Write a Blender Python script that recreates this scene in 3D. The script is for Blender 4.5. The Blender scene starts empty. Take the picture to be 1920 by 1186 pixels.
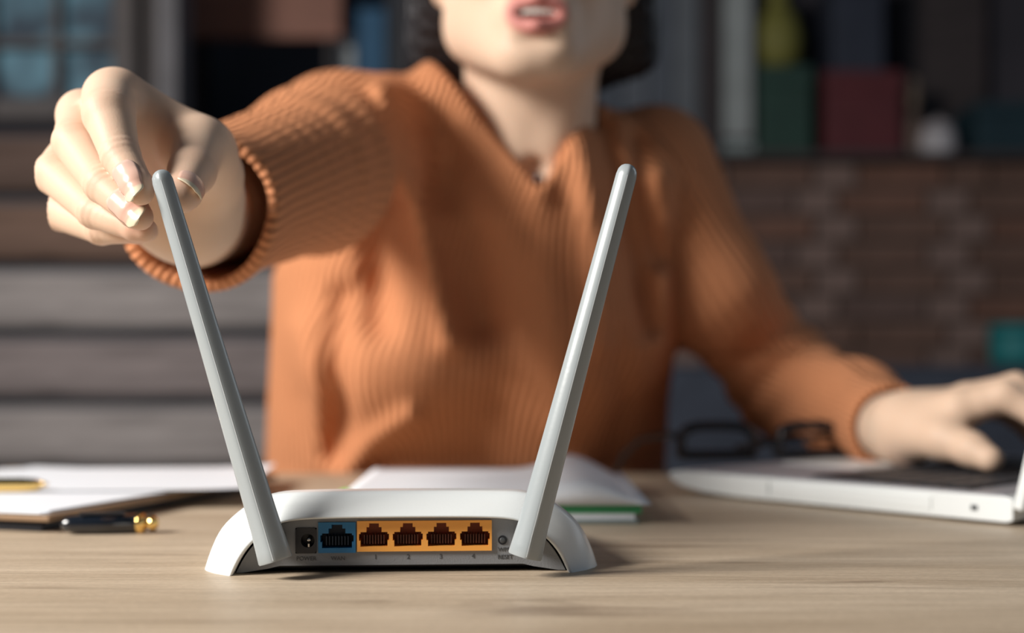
import bpy, bmesh, math, random
import numpy as np
from mathutils import Vector, Matrix

random.seed(4)
SC = bpy.context.scene
COL = SC.collection

# ------------------------------------------------------------------ camera
F, YH, H = 2528.0, 670.0, 0.0973           # focal length in px of the 1920 frame, horizon row, eye height above the table


def px(x, y, Z):
    """a point seen at photo pixel (x, y) at distance Z in front of the camera"""
    return Vector(((x - 960.0) / F * Z, Z, H - (y - YH) / F * Z))


cam_d = bpy.data.cameras.new('camera')
cam = bpy.data.objects.new('camera', cam_d)
COL.objects.link(cam)
cam.location = (0, 0, H)
cam.rotation_euler = (math.pi / 2, 0, 0)
cam_d.sensor_width = 36
cam_d.lens = 36 * F / 1920
cam_d.shift_y = (YH - 593) / 1920
cam_d.clip_start = 0.02
cam_d.dof.use_dof = True
cam_d.dof.focus_distance = 0.600
cam_d.dof.aperture_fstop = 3.7
SC.camera = cam

# ------------------------------------------------------------------ world, lights, exposure
W = bpy.data.worlds.new('room_light')
SC.world = W
W.use_nodes = True
W.node_tree.nodes['Background'].inputs[0].default_value = (0.62, 0.78, 1.0, 1)
W.node_tree.nodes['Background'].inputs[1].default_value = 0.085


def area(name, loc, aim, size, power, col):
    d = bpy.data.lights.new(name, 'AREA')
    d.shape = 'RECTANGLE'
    d.size, d.size_y = size
    d.energy = power
    d.color = col
    o = bpy.data.objects.new(name, d)
    COL.objects.link(o)
    o.location = loc
    o.rotation_euler = (Vector(aim) - Vector(loc)).to_track_quat('-Z', 'Y').to_euler()
    return o


area('window_daylight', (-1.62, 0.02, 1.08), (0.0, 0.80, 0.1), (0.62, 0.62), 77, (1.0, 0.96, 0.905))
area('side_window_daylight', (1.9, 1.5, 0.9), (0.0, 0.9, 0.1), (0.7, 1.0), 5, (0.80, 0.90, 1.0))
SC.view_settings.view_transform = 'Standard'
SC.view_settings.look = 'None'
SC.view_settings.gamma = 1
SC.view_settings.exposure = 0.0
SC.view_settings.use_curve_mapping = False


# ------------------------------------------------------------------ helpers
def tag(o, label=None, cat=None, group=None, kind=None):
    if label: o['label'] = label
    if cat: o['category'] = cat
    if group: o['group'] = group
    if kind: o['kind'] = kind
    return o


def empty(name, loc=(0, 0, 0), rz=0.0):
    o = bpy.data.objects.new(name, None)
    COL.objects.link(o)
    o.empty_display_size = 0.05
    o.location = loc
    o.rotation_euler = (0, 0, rz)
    return o


def link_mesh(name, me, mat=None, parent=None, smooth=False):
    o = bpy.data.objects.new(name, me)
    COL.objects.link(o)
    if mat: me.materials.append(mat)
    if parent: o.parent = parent
    if smooth:
        me.polygons.foreach_set('use_smooth', [True] * len(me.polygons))
    return o


def obj(name, bm, mat=None, parent=None, smooth=False, bevel=0.0, seg=2):
    bmesh.ops.remove_doubles(bm, verts=bm.verts, dist=1e-7)
    bmesh.ops.recalc_face_normals(bm, faces=bm.faces)
    if bevel > 0:
        es = [e for e in bm.edges if len(e.link_faces) == 2 and e.calc_face_angle(0) > 0.5]
        bmesh.ops.bevel(bm, geom=es, offset=bevel, segments=seg, affect='EDGES', profile=0.5, clamp_overlap=True)
    me = bpy.data.meshes.new(name)
    bm.to_mesh(me)
    bm.free()
    o = link_mesh(name, me, mat, parent, smooth)
    if smooth and bevel > 0:
        try:
            me.set_sharp_from_angle(angle=0.7)
        except Exception:
            pass
    return o


def add_box(bm, c, s, rz=0.0, M=None):
    m = Matrix.Translation(Vector(c)) @ Matrix.Rotation(rz, 4, 'Z') @ Matrix.Diagonal((s[0], s[1], s[2], 1))
    if M is not None: m = M @ m
    bmesh.ops.create_cube(bm, size=1.0, matrix=m)


def box(name, c, s, mat, parent=None, rz=0.0, bevel=0.0, smooth=False):
    bm = bmesh.new()
    add_box(bm, c, s, rz)
    return obj(name, bm, mat, parent, smooth, bevel)


def prism(name, pts, z0, z1, mat, parent=None, bevel=0.0):
    bm = bmesh.new()
    lo = [bm.verts.new((p[0], p[1], z0)) for p in pts]
    hi = [bm.verts.new((p[0], p[1], z1)) for p in pts]
    n = len(pts)
    bm.faces.new(lo); bm.faces.new(hi)
    for i in range(n):
        bm.faces.new((lo[i], lo[(i + 1) % n], hi[(i + 1) % n], hi[i]))
    return obj(name, bm, mat, parent, bevel > 0, bevel)


def add_loft(bm, rings, cap=True, closed=True):
    vs = [[bm.verts.new(p) for p in r] for r in rings]
    n = len(rings[0])
    for a, b in zip(vs[:-1], vs[1:]):
        for i in range(n if closed else n - 1):
            j = (i + 1) % n
            bm.faces.new((a[i], a[j], b[j], b[i]))
    if cap:
        bm.faces.new(vs[0]); bm.faces.new(vs[-1])
    return vs


def add_tube(bm, pts, rads, n=16, cap=True):
    pts = [Vector(p) for p in pts]
    rings = []
    up = Vector((0, 0, 1))
    for i, p in enumerate(pts):
        t = (pts[min(i + 1, len(pts) - 1)] - pts[max(i - 1, 0)]).normalized()
        u = up if abs(t.dot(up)) < 0.95 else Vector((1, 0, 0))
        a = t.cross(u).normalized(); b = t.cross(a).normalized()
        r = rads[i] if isinstance(rads, (list, tuple)) else rads
        rings.append([p + r * (math.cos(q) * a + math.sin(q) * b) for q in [2 * math.pi * k / n for k in range(n)]])
    add_loft(bm, rings, cap)


# ------------------------------------------------------------------ materials
def mat(name, col, rough=0.5, spec=0.5, metal=0.0, coat=0.0, var=0.0, vscale=30.0, bump=0.0, bscale=200.0, stretch=(1, 1, 1), emis=0.0, sss=0.0):
    m = bpy.data.materials.new(name)
    m.use_nodes = True
    nt = m.node_tree
    b = nt.nodes['Principled BSDF']
    b.inputs['Base Color'].default_value = (*col, 1)
    b.inputs['Roughness'].default_value = rough
    b.inputs['Specular IOR Level'].default_value = spec
    b.inputs['Metallic'].default_value = metal
    b.inputs['Coat Weight'].default_value = coat
    if emis:
        b.inputs['Emission Color'].default_value = (*col, 1)
        b.inputs['Emission Strength'].default_value = emis
    tc = nt.nodes.new('ShaderNodeTexCoord')
    mp = nt.nodes.new('ShaderNodeMapping')
    mp.inputs['Scale'].default_value = stretch
    nt.links.new(tc.outputs['Object'], mp.inputs['Vector'])
    nz = nt.nodes.new('ShaderNodeTexNoise')
    nz.inputs['Scale'].default_value = vscale
    nz.inputs['Detail'].default_value = 4
    nt.links.new(mp.outputs[0], nz.inputs['Vector'])
    rp = nt.nodes.new('ShaderNodeMapRange')
    rp.inputs['From Min'].default_value = 0.3; rp.inputs['From Max'].default_value = 0.7
    rp.inputs['To Min'].default_value = 1 - var; rp.inputs['To Max'].default_value = 1 + var
    nt.links.new(nz.outputs['Fac'], rp.inputs['Value'])
    mx = nt.nodes.new('ShaderNodeVectorMath'); mx.operation = 'SCALE'
    mx.inputs[0].default_value = col
    nt.links.new(rp.outputs[0], mx.inputs['Scale'])
    nt.links.new(mx.outputs[0], b.inputs['Base Color'])
    if bump:
        n2 = nt.nodes.new('ShaderNodeTexNoise')
        n2.inputs['Scale'].default_value = bscale
        n2.inputs['Detail'].default_value = 3
        nt.links.new(mp.outputs[0], n2.inputs['Vector'])
        bp = nt.nodes.new('ShaderNodeBump')
        bp.inputs['Strength'].default_value = bump
        bp.inputs['Distance'].default_value = 0.002
        nt.links.new(n2.outputs['Fac'], bp.inputs['Height'])
        nt.links.new(bp.outputs[0], b.inputs['Normal'])
    return m


def wood_mat():
    m = bpy.data.materials.new('light_oak')
    m.use_nodes = True
    nt = m.node_tree; L = nt.links
    b = nt.nodes['Principled BSDF']
    b.inputs['Roughness'].default_value = 0.5
    b.inputs['Specular IOR Level'].default_value = 0.35
    tc = nt.nodes.new('ShaderNodeTexCoord')

    def noise(sc, scale, det=5, dist=0.0):
        mp = nt.nodes.new('ShaderNodeMapping'); mp.inputs['Scale'].default_value = sc
        L.new(tc.outputs['Object'], mp.inputs['Vector'])
        n = nt.nodes.new('ShaderNodeTexNoise'); n.inputs['Scale'].default_value = scale
        n.inputs['Detail'].default_value = det; n.inputs['Distortion'].default_value = dist
        L.new(mp.outputs[0], n.inputs['Vector'])
        return n

    def ramp(src, a, b_, c0, c1):
        r = nt.nodes.new('ShaderNodeValToRGB')
        r.color_ramp.elements[0].position = a; r.color_ramp.elements[1].position = b_
        r.color_ramp.elements[0].color = (*c0, 1); r.color_ramp.elements[1].color = (*c1, 1)
        L.new(src, r.inputs[0])
        return r

    def mixc(fac, A, B, blend='MIX'):
        x = nt.nodes.new('ShaderNodeMix'); x.data_type = 'RGBA'; x.blend_type = blend
        if isinstance(fac, float): x.inputs[0].default_value = fac
        else: L.new(fac, x.inputs[0])
        L.new(A, x.inputs[6]); L.new(B, x.inputs[7])
        return x.outputs[2]

    n1 = noise((1.2, 14, 1), 2.2, 5, 0.6)
    base = ramp(n1.outputs['Fac'], 0.32, 0.70, (0.44, 0.345, 0.245), (0.63, 0.52, 0.395))
    n2 = noise((7, 160, 1), 3.0, 6, 0.2)
    fine = ramp(n2.outputs['Fac'], 0.35, 0.62, (0.82, 0.80, 0.78), (1.04, 1.03, 1.02))
    c = mixc(0.75, base.outputs[0], fine.outputs[0], 'MULTIPLY')
    n3 = noise((2.0, 22, 1), 1.7, 4, 1.2)
    streak = ramp(n3.outputs['Fac'], 0.60, 0.72, (1, 1, 1), (0.50, 0.46, 0.44))
    n4 = noise((120, 420, 1), 3.0, 3, 0.5)
    pores = ramp(n4.outputs['Fac'], 0.40, 0.60, (0.80, 0.78, 0.76), (1.06, 1.05, 1.04))
    c = mixc(0.8, c, streak.outputs[0], 'MULTIPLY')
    c = mixc(0.55, c, pores.outputs[0], 'MULTIPLY')
    L.new(c, b.inputs['Base Color'])
    bp = nt.nodes.new('ShaderNodeBump'); bp.inputs['Strength'].default_value = 0.22; bp.inputs['Distance'].default_value = 0.0006
    L.new(n4.outputs['Fac'], bp.inputs['Height'])
    L.new(bp.outputs[0], b.inputs['Normal'])
    return m


def attr_mat(name, stops, attr, rough=0.5, spec=0.5, sss=0.0, rib=False, coat=0.0, bump=0.0, bscale=600):
    """colour mixed along a painted pigment attribute (0..1), optional knit ribs from the attribute 'rib' (metres)"""
    m = bpy.data.materials.new(name)
    m.use_nodes = True
    nt = m.node_tree; L = nt.links
    b = nt.nodes['Principled BSDF']
    b.inputs['Roughness'].default_value = rough
    b.inputs['Specular IOR Level'].default_value = spec
    b.inputs['Coat Weight'].default_value = coat
    if sss:
        b.inputs['Subsurface Weight'].default_value = sss
        b.inputs['Subsurface Radius'].default_value = (0.9, 0.35, 0.2)
        b.inputs['Subsurface Scale'].default_value = 0.006
    at = nt.nodes.new('ShaderNodeAttribute'); at.attribute_name = attr
    r = nt.nodes.new('ShaderNodeValToRGB')
    els = r.color_ramp.elements
    els[0].position, els[0].color = stops[0][0], (*stops[0][1], 1)
    els[1].position, els[1].color = stops[-1][0], (*stops[-1][1], 1)
    for p, c in stops[1:-1]:
        e = els.new(p); e.color = (*c, 1)
    L.new(at.outputs['Fac'], r.inputs[0])
    L.new(r.outputs[0], b.inputs['Base Color'])
    tc = nt.nodes.new('ShaderNodeTexCoord')
    n = nt.nodes.new('ShaderNodeTexNoise'); n.inputs['Scale'].default_value = bscale; n.inputs['Detail'].default_value = 3
    L.new(tc.outputs['Object'], n.inputs['Vector'])
    bp = nt.nodes.new('ShaderNodeBump'); bp.inputs['Strength'].default_value = bump; bp.inputs['Distance'].default_value = 0.0006
    L.new(n.outputs['Fac'], bp.inputs['Height'])
    out = bp.outputs[0]
    if rib:
        ra = nt.nodes.new('ShaderNodeAttribute'); ra.attribute_name = 'rib'
        mu = nt.nodes.new('ShaderNodeMath'); mu.operation = 'MULTIPLY'; mu.inputs[1].default_value = 2 * math.pi / 0.0066
        L.new(ra.outputs['Fac'], mu.inputs[0])
        si = nt.nodes.new('ShaderNodeMath'); si.operation = 'SINE'
        L.new(mu.outputs[0], si.inputs[0])
        b2 = nt.nodes.new('ShaderNodeBump'); b2.inputs['Strength'].default_value = 0.9; b2.inputs['Distance'].default_value = 0.0011
        L.new(si.outputs[0], b2.inputs['Height'])
        L.new(bp.outputs[0], b2.inputs['Normal'])
        out = b2.outputs[0]
        b.inputs['Sheen Weight'].default_value = 0.08
        b.inputs['Sheen Tint'].default_value = (1.0, 0.6, 0.4, 1)
    L.new(out, b.inputs['Normal'])
    return m


M = {
    'wood': wood_mat(),
    'white_plastic': mat('white_plastic', (0.80, 0.83, 0.83), 0.28, 0.5, bump=0.03, bscale=900),
    'grey_plastic': mat('grey_plastic', (0.24, 0.25, 0.265), 0.55, 0.4, bump=0.12, bscale=1500),
    'letter_grey': mat('letter_grey', (0.07, 0.075, 0.08), 0.4),
    'antenna_grey': mat('antenna_grey', (0.34, 0.375, 0.39), 0.24, 0.5, bump=0.015, bscale=500),
    'seam_grey': mat('seam_grey', (0.62, 0.66, 0.68), 0.3),
    'black_plastic': mat('black_plastic', (0.012, 0.014, 0.02), 0.35),
    'orange_plastic': mat('orange_plastic', (0.96, 0.43, 0.085), 0.42, var=0.03),
    'orange_inner': mat('orange_inner', (0.28, 0.07, 0.02), 0.5),
    'pin_brown': mat('pin_brown', (0.10, 0.03, 0.015), 0.5),
    'blue_plastic': mat('blue_plastic', (0.012, 0.16, 0.36), 0.4, var=0.03),
    'blue_inner': mat('blue_inner', (0.006, 0.02, 0.045), 0.5),
    'steel': mat('steel', (0.6, 0.58, 0.55), 0.25, metal=1.0),
    'gold': mat('gold', (0.90, 0.62, 0.22), 0.18, metal=1.0),
    'black_lacquer': mat('black_lacquer', (0.006, 0.009, 0.015), 0.16, 0.6, coat=0.6),
    'paper': mat('paper', (0.80, 0.83, 0.88), 0.7, 0.2, var=0.01),
    'page': mat('page', (0.80, 0.82, 0.86), 0.7, 0.2, var=0.01),
    'green_card': mat('green_card', (0.06, 0.38, 0.15), 0.5, var=0.05),
    'lime_card': mat('lime_card', (0.22, 0.62, 0.10), 0.5),
    'grey_card': mat('grey_card', (0.20, 0.25, 0.25), 0.6),
    'brown_board': mat('brown_board', (0.30, 0.19, 0.11), 0.6, var=0.12, vscale=60),
    'gap_shadow_navy': mat('gap_shadow_navy', (0.012, 0.016, 0.028), 0.45, bump=0.2, bscale=700),  # near-black tone stands in for the shade below the clipboard
    'laptop_silver': mat('laptop_silver', (0.80, 0.83, 0.83), 0.34, 0.5),
    'laptop_deck': mat('laptop_deck', (0.42, 0.42, 0.46), 0.4, metal=0.3),
    'lid_back': mat('lid_back', (0.42, 0.40, 0.36), 0.30, metal=0.5),
    'key_black': mat('key_black', (0.018, 0.02, 0.026), 0.5),
    'screen_black': mat('screen_black', (0.008, 0.009, 0.012), 0.12),
    'glass_frame': mat('glass_frame', (0.008, 0.009, 0.012), 0.25),
    'navy_cloth': mat('navy_cloth', (0.040, 0.046, 0.062), 0.9, 0.1, bump=0.3, bscale=300, var=0.1),
    'trouser_cloth': mat('trouser_cloth', (0.02, 0.024, 0.04), 0.9, 0.1, bump=0.2, bscale=500),
    'shoe_black': mat('shoe_black', (0.01, 0.01, 0.012), 0.4),
    'mortar': mat('mortar', (0.11, 0.085, 0.075), 0.95, 0.1, bump=0.5, bscale=80),
    'plaster_dark': mat('plaster_dark', (0.045, 0.042, 0.05), 0.95, 0.1, var=0.2, vscale=3),
    'floor_dark': mat('floor_dark', (0.06, 0.05, 0.05), 0.6, 0.3, var=0.2, vscale=6),
    'dark_timber': mat('dark_timber', (0.035, 0.025, 0.025), 0.6, var=0.25, vscale=8, stretch=(1, 1, 8)),
    'beam_brown': mat('beam_brown', (0.20, 0.075, 0.045), 0.6, var=0.25, vscale=8, stretch=(0.5, 4, 8)),
    'post_grey': mat('post_grey', (0.12, 0.115, 0.125), 0.7, var=0.15, vscale=10),
    'niche_black': mat('niche_black', (0.026, 0.036, 0.052), 0.7),
    'chair_black': mat('chair_black', (0.015, 0.015, 0.018), 0.6),
}
BRICK = [mat('brick_%s' % n, c, 0.9, 0.15, var=0.18, vscale=14, bump=0.6, bscale=60) for n, c in
         (('red', (0.15, 0.080, 0.060)), ('brown', (0.13, 0.078, 0.062)), ('pale', (0.175, 0.120, 0.105)), ('dusky', (0.115, 0.075, 0.066)))]
BOARD = [mat('board_%s' % n, c, 0.85, 0.15, var=0.35, vscale=5, bump=0.6, bscale=30, stretch=(1, 3, 10)) for n, c in
         (('grey', (0.25, 0.21, 0.205)), ('pale', (0.33, 0.295, 0.285)), ('rust', (0.17, 0.108, 0.083)), ('brown', (0.12, 0.080, 0.066)))]

# ------------------------------------------------------------------ the room
FLOOR = -0.75
BACK = 3.62
tag(box('floor', (0, 1.6, FLOOR - 0.05), (6.4, 5.6, 0.1), M['floor_dark']), kind='structure')
tag(box('wall_back', (0, BACK + 0.06, 0.75), (6.4, 0.12, 3.0), M['plaster_dark']), kind='structure')

# low brick wall on the right with a ledge: bricks stand proud of the mortar
LEDGE = 0.575
by0 = 3.30
bw = tag(box('wall_brick', (1.0, by0 + 0.16, (LEDGE + FLOOR) / 2), (3.0, 0.30, LEDGE - FLOOR), M['mortar']), kind='structure')
bme = {}
for L_ in (0.205, 0.098):
    bm = bmesh.new()
    add_box(bm, (0, 0, 0), (L_, 0.05, 0.055))
    bmesh.ops.bevel(bm, geom=bm.edges[:], offset=0.004, segments=1, affect='EDGES')
    for mi in range(4):
        me = bpy.data.meshes.new('brick')
        bm.to_mesh(me)
        me.materials.append(BRICK[mi])
        bme[(L_, mi)] = me
    bm.free()
row = 0
z = LEDGE - 0.0325
while z > -0.42:
    x = -0.44 - (0.0 if row % 2 == 0 else 0.155)
    k = row % 2
    while x < 2.1:
        L_ = 0.205 if k % 2 == 0 else 0.098
        o = bpy.data.objects.new('brick', bme[(L_, 2 if (L_ < 0.15 and random.random() < 0.7) else random.choice((0, 1, 1, 3)))])
        COL.objects.link(o)
        o.parent = bw
        o.matrix_parent_inverse = bw.matrix_world.inverted()
        o.location = (x + L_ / 2, by0 + 0.018 + random.uniform(-0.003, 0.003), z)
        x += L_ + 0.010
        k += 1
    z -= 0.065
    row += 1
tag(box('trim_1', (1.0, by0 + 0.14, LEDGE + 0.010), (3.0, 0.38, 0.02), M['dark_timber'], bevel=0.003), kind='structure')

# weathered boards on the left, each one its own piece
PY = 2.62
LT = H + (670 - 245) / F * PY
pw = tag(box('wall_boarded', (-1.02, PY + 0.06, (LT + FLOOR) / 2), (1.5, 0.06, LT - FLOOR), M['niche_black']), kind='structure')
z = LT
i = 0
while z > FLOOR + 0.12:
    hgt = 0.108
    tone = 3 if i == 0 else 2 if i == 1 else (0 if i % 2 else 1)
    bm = bmesh.new()
    add_box(bm, (0, 0, 0), (1.5, 0.03, hgt))
    o = obj('plank', bm, BOARD[tone], pw, False, 0.006, 1)
    o.matrix_parent_inverse = pw.matrix_world.inverted()
    o.location = (-1.02 + random.uniform(-0.01, 0.01), PY + 0.012 + random.uniform(-0.008, 0.004), z - hgt / 2 - 0.01)
    z -= 0.132
    i += 1

# window at the upper left: frame, glazing bars, blue-green panes, set into the rear wall line
wx0, wx1 = px(-140, 0, 2.66).x, px(236, 0, 2.66).x
wz0, wz1 = px(0, 205, 2.66).z, px(0, -160, 2.66).z
win = tag(empty('window_1', ((wx0 + wx1) / 2, 2.66, wz0)), kind='structure')
wm = bpy.data.materials.new('cold_pane'); wm.use_nodes = True
nt = wm.node_tree; b = nt.nodes['Principled BSDF']
b.inputs['Roughness'].default_value = 0.7
tcn = nt.nodes.new('ShaderNodeTexCoord'); nzn = nt.nodes.new('ShaderNodeTexNoise'); nzn.inputs['Scale'].default_value = 9; nzn.inputs['Detail'].default_value = 2
rpn = nt.nodes.new('ShaderNodeValToRGB')
rpn.color_ramp.elements[0].position = 0.38; rpn.color_ramp.elements[0].color = (0.012, 0.025, 0.04, 1)
rpn.color_ramp.elements[1].position = 0.68; rpn.color_ramp.elements[1].color = (0.10, 0.22, 0.28, 1)
nt.links.new(tcn.outputs['Object'], nzn.inputs['Vector']); nt.links.new(nzn.outputs['Fac'], rpn.inputs[0])
nt.links.new(rpn.outputs[0], b.inputs['Base Color']); nt.links.new(rpn.outputs[0], b.inputs['Emission Color'])
b.inputs['Emission Strength'].default_value = 0.45
wW, wH = wx1 - wx0, wz1 - wz0
for c in range(3):
    for r in range(3):
        box('pane', (-wW / 2 + (c + .5) * wW / 3, 0.012, (r + .5) * wH / 3), (wW / 3 - 0.012, 0.006, wH / 3 - 0.012), wm, win)
for c in range(4):
    box('glazing_bar', (-wW / 2 + c * wW / 3, 0, wH / 2), (0.045 if c in (0, 3) else 0.016, 0.035, wH + 0.03), M['dark_timber'], win, bevel=0.002)
for r in range(4):
    box('glazing_bar', (0, 0.002, r * wH / 3), (wW + 0.03, 0.033, 0.045 if r in (0, 3) else 0.016), M['dark_timber'], win, bevel=0.002)


def bbox_at(name, x0, y0, x1, y1, Z, depth, m, parent=None, bevel=0.003):
    a, c = px(x0, y1, Z), px(x1, y0, Z)
    return box(name, ((a.x + c.x) / 2, Z + depth / 2, (a.z + c.z) / 2), (c.x - a.x, depth, c.z - a.z), m, parent, bevel=bevel)


tag(bbox_at('trim_2', 240, -200, 292, 246, 2.68, 0.10, M['dark_timber']), kind='structure')
tag(bbox_at('trim_3', 293, -200, 332, 246, 2.66, 0.12, M['post_grey']), kind='structure')

# open cabinet behind the woman's raised arm
cab = empty('cabinet', (0, 3.0, 0))
cz0 = px(0, 246, 3.0).z


def cab_box(name, x0, y0, x1, y1, Z, depth, m):
    o = bbox_at(name, x0, y0, x1, y1, Z, depth, m, cab)
    o.matrix_parent_inverse = Matrix.Translation((0, -3.0, 0))
    return o


cab_box('back_panel', 322, -190, 770, 320, 3.32, 0.02, mat('niche_navy', (0.075, 0.095, 0.13), 0.8))
cab_box('door_panel', 332, -190, 640, 72, 3.0, 0.03, M['beam_brown'])
cab_box('side_panel', 322, -190, 334, 330, 3.0, 0.32, M['dark_timber'])
cab_box('shelf', 334, 246, 770, 262, 3.0, 0.32, M['dark_timber'])
cab_box('side_panel', 758, -190, 770, 330, 3.0, 0.32, M['dark_timber'])
cab_box('divider', 612, 72, 622, 246, 3.0, 0.30, M['dark_timber'])
a, c = px(322, 262, 3.0), px(770, 262, 3.0)
ob = box('base_cabinet', ((a.x + c.x) / 2, 3.16, (a.z + FLOOR) / 2), (c.x - a.x, 0.32, a.z - FLOOR), M['dark_timber'], cab, bevel=0.003)
ob.matrix_parent_inverse = Matrix.Translation((0, -3.0, 0))
tag(cab, 'dark cabinet with a brown door panel above a black niche, left of the woman', 'cabinet')


def book(x0, x1, ytop, ybot, Z, depth, cover, label, name='book', group=None, cat='book'):
    """upright book or binder: cover boards, spine and page block"""
    a, c = px(x0, ybot, Z), px(x1, ytop, Z)
    w, h = c.x - a.x, c.z - a.z
    r = empty(name, ((a.x + c.x) / 2, Z, a.z))
    box('spine', (0, 0.004, h / 2), (w, 0.008, h), cover, r, bevel=0.002)
    for s in (-1, 1):
        box('cover', (s * (w / 2 - 0.003), depth / 2 + 0.004, h / 2), (0.006, depth - 0.008, h), cover, r)
    box('page_block', (0, depth / 2, h / 2), (w - 0.013, depth - 0.02, h - 0.012), M['page'], r)
    return tag(r, label, cat, group)


def cmat(n, c):
    return mat(n, c, 0.6, 0.3, var=0.12, vscale=12)


sh = 246
book(628, 664, 62, sh, 3.06, 0.2, cmat('cover_white', (0.35, 0.37, 0.38)), 'pale grey upright book in the cabinet beside the blue book')
book(670, 722, 15, sh, 3.06, 0.2, cmat('cover_blue', (0.02, 0.085, 0.17)), 'tall blue upright book beside the pale grey one')
book(724, 757, -40, sh, 3.06, 0.2, cmat('cover_dark', (0.02, 0.025, 0.035)), 'tall black upright book right of the blue one')

# things on the brick ledge
LZ = 3.36
ly = YH - (LEDGE + 0.0205 - H) * F / LZ
tones = [(0.06, 0.07, 0.09), (0.085, 0.095, 0.115), (0.07, 0.08, 0.10), (0.10, 0.11, 0.125)]
labs = ['slate grey binder nearest the woman\'s neck on the brick ledge', 'second slate grey binder from the woman\'s neck on the ledge',
        'third slate grey binder from the woman\'s neck on the ledge', 'slate grey binder beside the dark brown upright book on the ledge']
for k in range(4):
    book(1120 + 48 * k, 1165 + 48 * k, -90 - 15 * (k % 2), ly, LZ, 0.22, cmat('binder_slate', tones[k]), labs[k], 'ring_binder', 'slate binders on the brick ledge', 'binder')
book(1313, 1350, -100, ly, LZ, 0.2, cmat('cover_umber', (0.035, 0.028, 0.03)), 'dark brown upright book between grey binders and the pale binder')
fb = empty('flat_book', (px(1385, 0, LZ).x, LZ + 0.09, LEDGE + 0.0205))
cm = cmat('cover_plum', (0.06, 0.02, 0.035))
box('cover', (0, 0, 0.003), (0.088, 0.16, 0.006), cm, fb, bevel=0.001)
box('page_block', (0, 0.003, 0.025), (0.082, 0.15, 0.038), M['grey_card'], fb)
box('cover', (0, 0, 0.047), (0.088, 0.16, 0.006), cm, fb, bevel=0.001)
tag(fb, 'plum coloured book lying flat under the pale grey binder', 'book')
fy = YH - (LEDGE + 0.0205 + 0.0505 - H) * F / LZ
book(1357, 1410, -110, fy, LZ + 0.01, 0.16, cmat('binder_pale', (0.26, 0.28, 0.28)), 'pale grey upright binder standing on the plum book', 'ring_binder', None, 'binder')


def carton(name, x0, x1, ytop, ybot, Z, d, m, label, cat='box'):
    a, c = px(x0, ybot, Z), px(x1, ytop, Z)
    w, h = c.x - a.x, c.z - a.z
    r = empty(name, ((a.x + c.x) / 2, Z + d / 2, a.z))
    box('body', (0, 0, h * 0.39), (w * 0.97, d * 0.97, h * 0.78), m, r, bevel=0.003)
    box('lid', (0, 0, h * 0.89), (w, d, h * 0.22), m, r, bevel=0.003)
    tag(r, label, cat)
    return a.z + h


t1 = carton('storage_box', 1422, 1524, 122, ly, LZ, 0.16, cmat('card_bottle_green', (0.018, 0.045, 0.035)), 'dark green lidded box on the ledge below the yellow vase')
t2 = carton('storage_box', 1546, 1694, 132, ly, LZ, 0.2, cmat('card_red', (0.085, 0.018, 0.022)), 'dark red lidded box on the brick ledge')
t3 = carton('storage_box', 1832, 1960, 190, ly, LZ, 0.2, cmat('card_teal', (0.012, 0.03, 0.04)), 'dark teal lidded box at the right end of the ledge')


def lathe(name, loc, prof, m, parent=None, n=24):
    bm = bmesh.new()
    add_loft(bm, [[(r * math.cos(2 * math.pi * k / n), r * math.sin(2 * math.pi * k / n), zz) for k in range(n)] for r, zz in prof])
    o = obj(name, bm, m, parent, True)
    o.location = loc
    return o


va = tag(empty('vase', (px(1470, 0, LZ).x, LZ + 0.08, t1)), 'yellow green vase standing on the dark green box', 'vase')
vm = cmat('glaze_yellow', (0.16, 0.15, 0.035))
lathe('body', (0, 0, 0), [(0.03, 0), (0.055, 0.03), (0.062, 0.08), (0.05, 0.13), (0.03, 0.16)], vm, va)
lathe('neck', (0, 0, 0.16), [(0.03, 0), (0.022, 0.03), (0.03, 0.06), (0.026, 0.06), (0.018, 0.03), (0.02, 0.0)], vm, va)
t4 = carton('storage_box', 1562, 1660, -60, YH - (t2 - H) * F / (LZ + 0.02), LZ + 0.02, 0.15, cmat('card_navy', (0.024, 0.029, 0.045)), 'dark navy lidded box standing on the red box')
fg = tag(empty('bottle', (px(1722, 0, LZ).x, LZ + 0.07, LEDGE + 0.0205)), 'slim beige bottle beside the white jar on the ledge', 'bottle')
lathe('body', (0, 0, 0), [(0.03, 0), (0.033, 0.01), (0.033, 0.09), (0.016, 0.13)], cmat('glass_beige', (0.16, 0.11, 0.09)), fg)
lathe('cap', (0, 0, 0.13), [(0.018, 0), (0.022, 0.02), (0.021, 0.075), (0.012, 0.085)], cmat('cap_beige', (0.22, 0.16, 0.12)), fg)
jr = tag(empty('jar', (px(1768, 0, LZ).x, LZ + 0.04, LEDGE + 0.0205)), 'small white jar right of the beige bottle on the ledge', 'jar')
lathe('body', (0, 0, 0), [(0.034, 0), (0.044, 0.01), (0.046, 0.05), (0.036, 0.075)], cmat('glaze_white', (0.42, 0.40, 0.42)), jr)
lathe('lid', (0, 0, 0.075), [(0.038, 0), (0.038, 0.012), (0.012, 0.022), (0.008, 0.03)], cmat('lid_white', (0.30, 0.27, 0.28)), jr)
dp = tag(bbox_at('door_1', 1690, -220, 1850, ly + 4, BACK - 0.045, 0.04, M['dark_timber']), kind='structure')

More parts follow.
